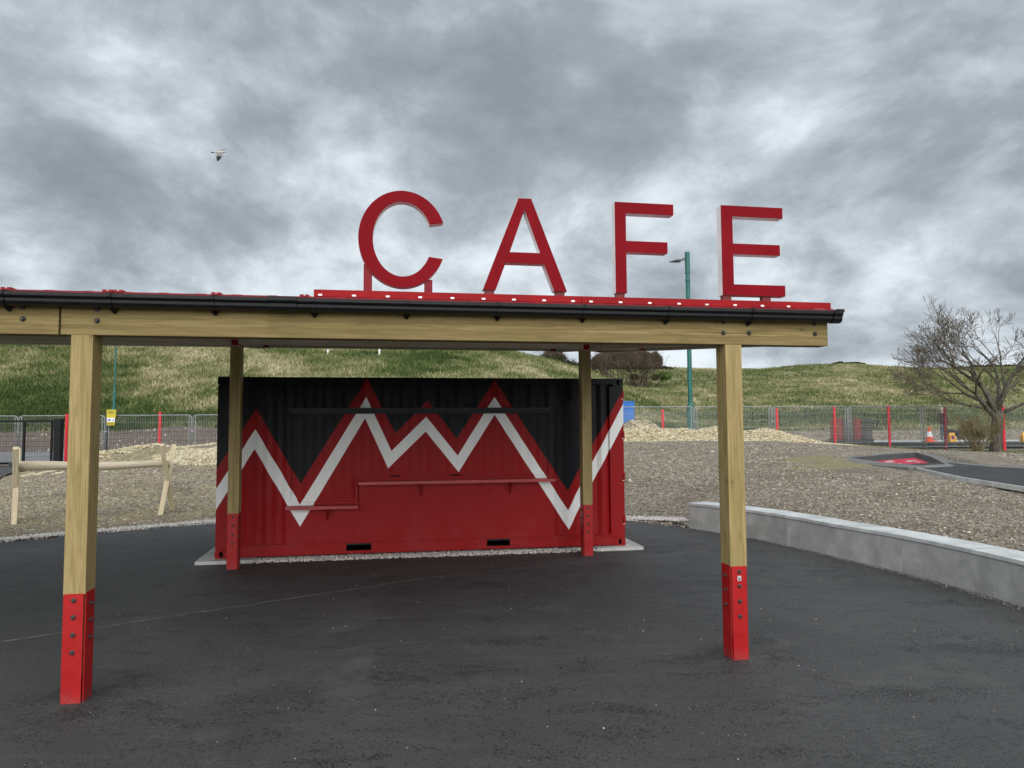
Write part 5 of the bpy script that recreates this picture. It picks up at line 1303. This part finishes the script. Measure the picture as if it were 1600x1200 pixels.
# ------------------------------------------------------------------ things beyond the fence
M_ORANGE = flat('cone_orange', (.72, .075, .022), .45, .4, .08, 3)
M_YEL = flat('yellow_plastic', (.80, .42, .02), .5, .4, .08, 3)
def at(x, Y, z): return Vector(((x-800)/FPX*Y, Y, z))
RZ = 1.04
cn = thing('traffic_cone', 'orange and white traffic cone standing on the road behind the fence', 'traffic cone', Matrix.Translation(at(1450, 36.3, RZ)))
s_ = .76
mb = MB(); mb.box((-.25, -.25, 0), (.25, .25, .05)); obj('base', mb, M_ORANGE, cn, bevel=.02)
def cone_part(nm, z0, z1, mat): 
    f_ = lambda z: .20-(.165)*z/.78
    mb = MB(); mb.lathe([(f_(z0), z0), (f_(z1), z1)], n_=20); obj(nm, mb, mat, cn, smooth=False)
cone_part('cone_body', .05, .26, M_ORANGE); cone_part('white_band', .26, .52, M_WHITE); cone_part('cone_tip', .52, .76, M_ORANGE)
def aboard(x, Y, label):
    t = thing('parking_board', label, 'sign', Matrix.Translation(at(x, Y, RZ)), 'yellow plastic sign boards on the road')
    for s_ in (-1, 1):
        mb = MB(); mb.add([(-.17, s_*.16, 0), (.17, s_*.16, 0), (.13, s_*.03, .46), (-.13, s_*.03, .46), (-.17, s_*.13, 0), (.17, s_*.13, 0), (.13, s_*.005, .46), (-.13, s_*.005, .46)], [(0,1,2,3),(4,7,6,5),(0,4,5,1),(1,5,6,2),(2,6,7,3),(3,7,4,0)]); obj('board', mb, M_YEL, t)
    mb = MB(); k = 16; P_ = [(.085*math.cos(2*math.pi*i/k), -.106+(-.0)+.13*(.20+.085*math.sin(2*math.pi*i/k))/.46*1-.06, .22+.085*math.sin(2*math.pi*i/k)) for i in range(k)]
    P_ = [(a_, -.164+.13*c_/.46, c_) for a_, b_, c_ in P_]; mb.add(P_, [tuple(range(k))]); obj('disc', mb, flat('disc_dark', (.03, .03, .09), .5, .4, .1), t)
    mb = MB(); q = [(a_*1.28, -.1625+.13*(.22+(c_-.22)*1.28)/.46, .22+(c_-.22)*1.28) for a_, b_, c_ in P_]; mb.add(q, [tuple(range(k))]); obj('disc_ring', mb, M_ORANGE, t)
aboard(1484.5, 36.4, 'yellow plastic sign board with a dark disc, beside the dog'); aboard(1598, 35.4, 'yellow plastic sign board with a dark disc, cut by the right edge')
# stacks of plastic barrier feet
def stack(x0, x1, Y, z, mat, label, k=13, h_=1.03, dark=False):
    wd = (x1-x0)/FPX*Y; t = thing('block_stack', label, 'stack', Matrix.Translation(at((x0+x1)/2, Y, z)), 'stacks of red and grey barrier blocks behind the fence')
    mbp = MB(); mbp.box((-wd/2, -.4, -.12), (wd/2, .4, -.02)); mbp.box((-wd/2-.02, -.45, -.02), (wd/2+.02, .45, .012)); obj('pallet', mbp, M_DARKGREY, t)
    hh = h_/k; mb = MB(); mb.box((-wd/2+.015, -.30, .006), (wd/2-.015, .30, hh-.012)); mb.box((-wd/2+.05, -.31, .014), (-wd/2+.16, -.298, hh-.03)); mb.box((wd/2-.16, -.31, .014), (wd/2-.05, -.298, hh-.03)); me = mb.mesh('block', mat, .006)
    for i in range(k): link('block', me, t, Matrix.Translation((random.uniform(-.012, .012), random.uniform(-.02, .02), .012+i*hh)))
M_BLOCKG = flat('block_grey', (.060, .060, .066), .6, .4, .15, 3); M_BLOCKR = flat('block_red', (.30, .018, .024), .55, .4, .1, 3)
bz = 1.2
stack(1298.5, 1311, 35.6, bz, M_BLOCKR, 'stack of red plastic blocks behind the red fence post, leftmost stack')
stack(1311.5, 1328, 35.6, bz, M_BLOCKG, 'stack of grey plastic blocks between the two red stacks')
stack(1328.5, 1340, 35.6, bz, M_BLOCKR, 'stack of red plastic blocks between two grey stacks')
stack(1340.5, 1357, 35.6, bz, M_BLOCKG, 'stack of grey plastic blocks at the right end of the row')
# picnic table
t = thing('picnic_table', 'small dark picnic table on the grass right of the block stacks', 'picnic table', Matrix.Translation(at(1366, 59., gz1((1366-800)/FPX*59, 59.)+.05)) @ Matrix.Rotation(.2, 4, 'Z'))
for i in range(5): mb = MB(); mb.box((-.75, -.36+i*.15, .72), (.75, -.23+i*.15, .76)); obj('plank', mb, M_DARKGREY, t)
for s_ in (-1, 1):
    for i in range(2): mb = MB(); mb.box((-.75, s_*.72-.14+i*.14, .42), (.75, s_*.72-.02+i*.14, .46)); obj('seat_plank', mb, M_DARKGREY, t)
    mb = MB(); mb.bar((s_*.55, -.6, 0), (s_*.55, -.25, .72), .06, .1); mb.bar((s_*.55, .6, 0), (s_*.55, .25, .72), .06, .1); mb.box((s_*.55-.03, -.8, .36), (s_*.55+.03, .8, .42)); obj('leg_frame', mb, M_DARKGREY, t)
# blue skip right of the container
M_BLUE = flat('blue_paint', (.018, .16, .55), .45, .4, .12, 2)
q = at(979, 46., 0); t = thing('blue_skip', 'bright blue metal storage box on the grass just right of the container', 'storage box', Matrix.Translation((q.x, 46., 2.55-.02)) )
mb = MB(); mb.box((-.42, -.4, -1.6), (.42, .4, .98)); obj('body', mb, M_BLUE, t, bevel=.01)
mb = MB(); mb.box((-.45, -.43, .93), (.45, .43, 1.0)); mb.box((-.45, -.43, .55), (.45, -.401, .60)); 
for u in (-.41, 0, .38): mb.box((u, -.425, -.2), (u+.03, -.402, .93))
obj('rib', mb, M_BLUE, t)
# rubble patch by the fence
t = thing('slab_pile', 'low pile of dark broken slabs at the fence, right of the wood chip heap', 'pile', Matrix.Translation(at(1262, 33.6, 1.05)))
for i in range(7):
    mb = MB(); mb.box((-.45, -.2, 0), (.35, .25, .05)); obj('slab', mb, M_DARKGREY, t, Matrix.Translation((-.9+i*.3, random.uniform(-.2, .2), .03+.05*random.random())) @ Matrix.Rotation(random.uniform(-1, 1), 4, 'Z') @ Matrix.Rotation(random.uniform(-.15, .15), 4, 'X'))

# ------------------------------------------------------------------ person, dog
def skin(name, verts, edges, radii, mat, parent, root=0, sub=2, M=None):
    me = bpy.data.meshes.new(name); me.from_pydata(verts, edges, []); me.update(); ob = link(name, me, parent, M)
    md = ob.modifiers.new('skin', 'SKIN'); md.use_smooth_shade = True
    for i, r_ in enumerate(radii):
        sv = me.skin_vertices[0].data[i]; sv.radius = (r_, r_) if not isinstance(r_, tuple) else r_; sv.use_root = (i == root)
    sb_ = ob.modifiers.new('sub', 'SUBSURF'); sb_.levels = sub; sb_.render_levels = sub
    dg = bpy.context.evaluated_depsgraph_get(); ev = ob.evaluated_get(dg); m2 = bpy.data.meshes.new_from_object(ev)
    ob.modifiers.clear(); ob.data = m2; m2.materials.clear(); m2.materials.append(mat); m2.polygons.foreach_set('use_smooth', [True]*len(m2.polygons)); m2.name = name
    return ob
M_SKIN = flat('skin_tone', (.50, .30, .22), .6, .3, .05, 3); M_JKT = flat('dark_jacket', (.036, .022, .018), .85, .2, .3, 6); M_JEAN = flat('blue_jeans', (.075, .10, .15), .85, .2, .2, 6)
M_HAIR = flat('pale_hair', (.42, .38, .32), .8, .2, .2, 20); M_BROWN = flat('brown_bag', (.10, .045, .035), .75, .25, .3, 8); M_SHOE = flat('dark_shoe', (.02, .02, .02), .6, .3, .2, 8); M_DOG = flat('black_fur', (.010, .010, .012), .7, .3, .4, 9)
per = thing('person', 'person in a dark jacket and jeans with a brown bag, standing by the dog', 'person', Matrix.Translation(at(1471.5, 38.0, RZ)) @ Matrix.Rotation(.25, 4, 'Z'))
# body: pelvis chest neck head, arms with hands, legs with feet, one continuous figure
V = [(0,0,.93),(0,.01,1.10),(0,.02,1.28),(0,.02,1.42),(0,.0,1.50),(0,-.01,1.585),(0,-.015,1.66),(0,-.01,1.72),
     (.17,.02,1.40),(.235,.03,1.15),(.22,-.06,.93),(.21,-.10,.84),(-.17,.02,1.40),(-.235,.03,1.15),(-.22,-.06,.93),(-.21,-.10,.84),
     (.09,0,.86),(.10,.0,.50),(.105,.03,.10),(.11,-.10,.04),(-.09,0,.86),(-.10,-.02,.50),(-.105,.02,.10),(-.12,-.11,.04)]
E_ = [(0,1),(1,2),(2,3),(3,4),(4,5),(5,6),(6,7),(3,8),(8,9),(9,10),(10,11),(3,12),(12,13),(13,14),(14,15),(0,16),(16,17),(17,18),(18,19),(0,20),(20,21),(21,22),(22,23)]
Rr = [.13,.135,.145,.11,.055,.075,.088,.06,.07,.05,.036,.042,.07,.05,.036,.042,.085,.062,.045,.04,.085,.062,.045,.04]
body = skin('body', V, E_, Rr, M_SKIN, per)
body.data.materials.append(M_JKT); body.data.materials.append(M_JEAN); body.data.materials.append(M_SHOE)
for p_ in body.data.polygons:
    c_ = p_.center
    if c_.z < .09: p_.material_index = 3
    elif c_.z < .88 and abs(c_.x) < .17: p_.material_index = 2
    elif c_.z < 1.49 and c_.z > .88: p_.material_index = 1
def fingers(hx, hy, hz_, s_):
    mb = MB(); 
    for k, (ox, L) in enumerate(((-.026, .066), (-.009, .076), (.009, .072), (.026, .056))): mb.tube([(hx, hy+ox, hz_-.02), (hx-s_*.006, hy+ox, hz_-.055), (hx-s_*.016, hy+ox, hz_-.03-L)], [.009, .0085, .006], 6)
    mb.tube([(hx, hy-.03, hz_), (hx-s_*.01, hy-.05, hz_-.03), (hx-s_*.014, hy-.05, hz_-.06)], [.010, .009, .007], 6); obj('fingers', mb, M_SKIN, per, smooth=True)
fingers(.21, -.11, .84, 1); fingers(-.21, -.11, .84, -1)
mb = MB(); mb.lathe([(.02, 1.79), (.07, 1.775), (.096, 1.73), (.10, 1.68), (.094, 1.63), (.085, 1.60)], (0, .015, 0), 16); obj('hair', mb, M_HAIR, per, smooth=True)
mb = MB()
for s_ in (-1, 1): mb.lathe([(.003, -.002), (.010, 0), (.010, .006), (.004, .010)], (s_*.032, -.104, 1.67), 8, 'y')
obj('eyes', mb, M_SHOE, per)
mb = MB(); mb.add([(0,-.125,1.64),(-.014,-.10,1.635),(.014,-.10,1.635),(0,-.095,1.68)], [(0,1,2),(0,3,1),(0,2,3)]); mb.box((-.022, -.101, 1.605), (.022, -.094, 1.613)); obj('nose_and_mouth', mb, M_SKIN, per)
# jacket as a loose shell over torso, with sleeves
jk = skin('jacket', [(0,0,.86),(0,.01,1.05),(0,.02,1.28),(0,.02,1.43),(.17,.02,1.40),(.24,.03,1.15),(.222,-.055,.95),(-.17,.02,1.40),(-.24,.03,1.15),(-.222,-.055,.95),(0,.0,1.49)], [(0,1),(1,2),(2,3),(3,4),(4,5),(5,6),(3,7),(7,8),(8,9),(3,10)], [.165,.16,.168,.13,.088,.070,.055,.088,.070,.055,.08], M_JKT, per)
mb = MB(); mb.box((.10, -.22, .86), (.30, -.10, 1.14)); obj('bag', mb, M_BROWN, per, bevel=.04)
mb = MB(); mb.tube([(.2, -.15, 1.14), (.1, -.17, 1.3), (-.08, -.10, 1.46), (-.12, .06, 1.44), (.0, .17, 1.25), (.22, .0, 1.1)], .014, 6); obj('strap', mb, M_BROWN, per, smooth=True)
dog = thing('dog', "black dog standing side-on at the person's feet on the road", 'dog', Matrix.Translation(at(1486, 39.0, RZ)))
# chest to the right, head lowered to the left; hocks and wrists modelled
V = [(-.28,0,.50),(-.10,0,.50),(.12,0,.49),(.30,0,.50),(-.40,0,.58),(-.50,0,.66),(-.60,0,.64),(-.68,0,.62),
     (.37,0,.52),(.50,0,.46),(.60,0,.52),
     (-.26,.08,.42),(-.25,.08,.24),(-.26,.08,.04),(-.29,.08,.02),(-.26,-.08,.42),(-.28,-.08,.24),(-.30,-.08,.04),(-.33,-.08,.02),
     (.28,.08,.42),(.22,.08,.30),(.36,.08,.19),(.33,.08,.03),(.29,.08,.02),(.28,-.08,.42),(.24,-.08,.30),(.40,-.08,.19),(.38,-.08,.03),(.34,-.08,.02)]
E_ = [(0,1),(1,2),(2,3),(0,4),(4,5),(5,6),(6,7),(3,8),(8,9),(9,10),(0,11),(11,12),(12,13),(13,14),(0,15),(15,16),(16,17),(17,18),(3,19),(19,20),(20,21),(21,22),(22,23),(3,24),(24,25),(25,26),(26,27),(27,28)]
Rr = [.14,.135,.105,.115,.085,.08,.05,.03,.035,.024,.015,.06,.034,.026,.026,.06,.034,.026,.026,.08,.05,.028,.024,.024,.08,.05,.028,.024,.024]
skin('body', V, E_, Rr, M_DOG, dog, root=1)
mb = MB()
for s_ in (-1, 1): mb.add([(-.49, s_*.05, .72), (-.44, s_*.075, .71), (-.475, s_*.09, .60)], [(0, 1, 2)]); mb.add([(-.485, s_*.055, .72), (-.435, s_*.08, .71), (-.47, s_*.10, .60)], [(0, 2, 1)])
obj('ears', mb, M_DOG, dog)

# ------------------------------------------------------------------ gull
M_GULLW = flat('gull_grey', (.22, .225, .22), .8, .2, .2, 12); M_GULLD = flat('gull_dark', (.020, .024, .03), .8, .2, .2, 12); M_GULLB = flat('gull_white', (.50, .49, .46), .8, .2, .1, 12)
gq = px(343, 238, 22.); gull = thing('gull', 'grey and white gull flying in the cloudy sky, wings beating', 'gull', Matrix.Translation(gq) @ Matrix.Rotation(-.05, 4, 'Y'))
mb = MB(); mb.tube([(-.20, 0, .01), (-.12, 0, .005), (-.02, 0, 0), (.08, 0, 0), (.15, 0, .002), (.20, 0, .006), (.235, 0, .002), (.255, 0, -.006)], [.012, .035, .052, .050, .034, .030, .022, .008], 12)
for i, v in enumerate(mb.v): mb.v[i] = (v[0], v[1]*.9, v[2]*.85)
obj('body', mb, M_GULLB, gull, smooth=True)
mb = MB(); mb.add([(-.18, -.02, .008), (-.18, .02, .008), (-.31, .055, .015), (-.33, 0, .016), (-.31, -.055, .015), (-.18, 0, -.006)], [(0,1,2,3),(0,3,4),(0,4,5),(1,5,2),(5,4,3),(5,3,2)]); obj('tail', mb, M_GULLD, gull)
mb = MB(); mb.tube([(.245, 0, -.004), (.285, 0, -.009), (.295, 0, -.016)], [.009, .006, .002], 6); obj('beak', mb, M_YEL, gull)
def wing(sec, mat2):
    """sections: (leading x, trailing x, y, z) from root to tip; the dark hand part is split off"""
    def part(ss, nm, mat, par):
        mb = MB(); k = len(ss)
        for dz in (0,): pass
        V_ = []
        for lx_, tx_, y, z in ss: V_ += [(lx_, y, z), ((lx_+tx_)/2, y-.008, z+.006), (tx_, y, z), ((lx_+tx_)/2, y+.006, z-.004)]
        mb.add(V_, [(4*i+a_, 4*i+(a_+1) % 4, 4*i+4+(a_+1) % 4, 4*i+4+a_) for i in range(k-1) for a_ in range(4)]+[(0,1,2,3),(4*k-4,4*k-3,4*k-2,4*k-1)])
        return obj(nm, mb, mat, par, smooth=False)
    w0 = part(sec[:3], 'wing', M_GULLW, gull); part(sec[2:], 'wing_tip', mat2, w0)
wing([(.11, -.06, -.03, .0), (.15, -.08, -.09, -.09), (.14, -.07, -.14, -.21), (.10, -.05, -.17, -.32), (.02, -.03, -.18, -.40)], M_GULLD)
wing([(.11, -.06, .03, .02), (.15, -.09, .16, .13), (.14, -.12, .28, .20), (.10, -.14, .36, .235), (.0, -.15, .44, .255)], M_GULLD)
gull.scale = (.84, .84, .84)
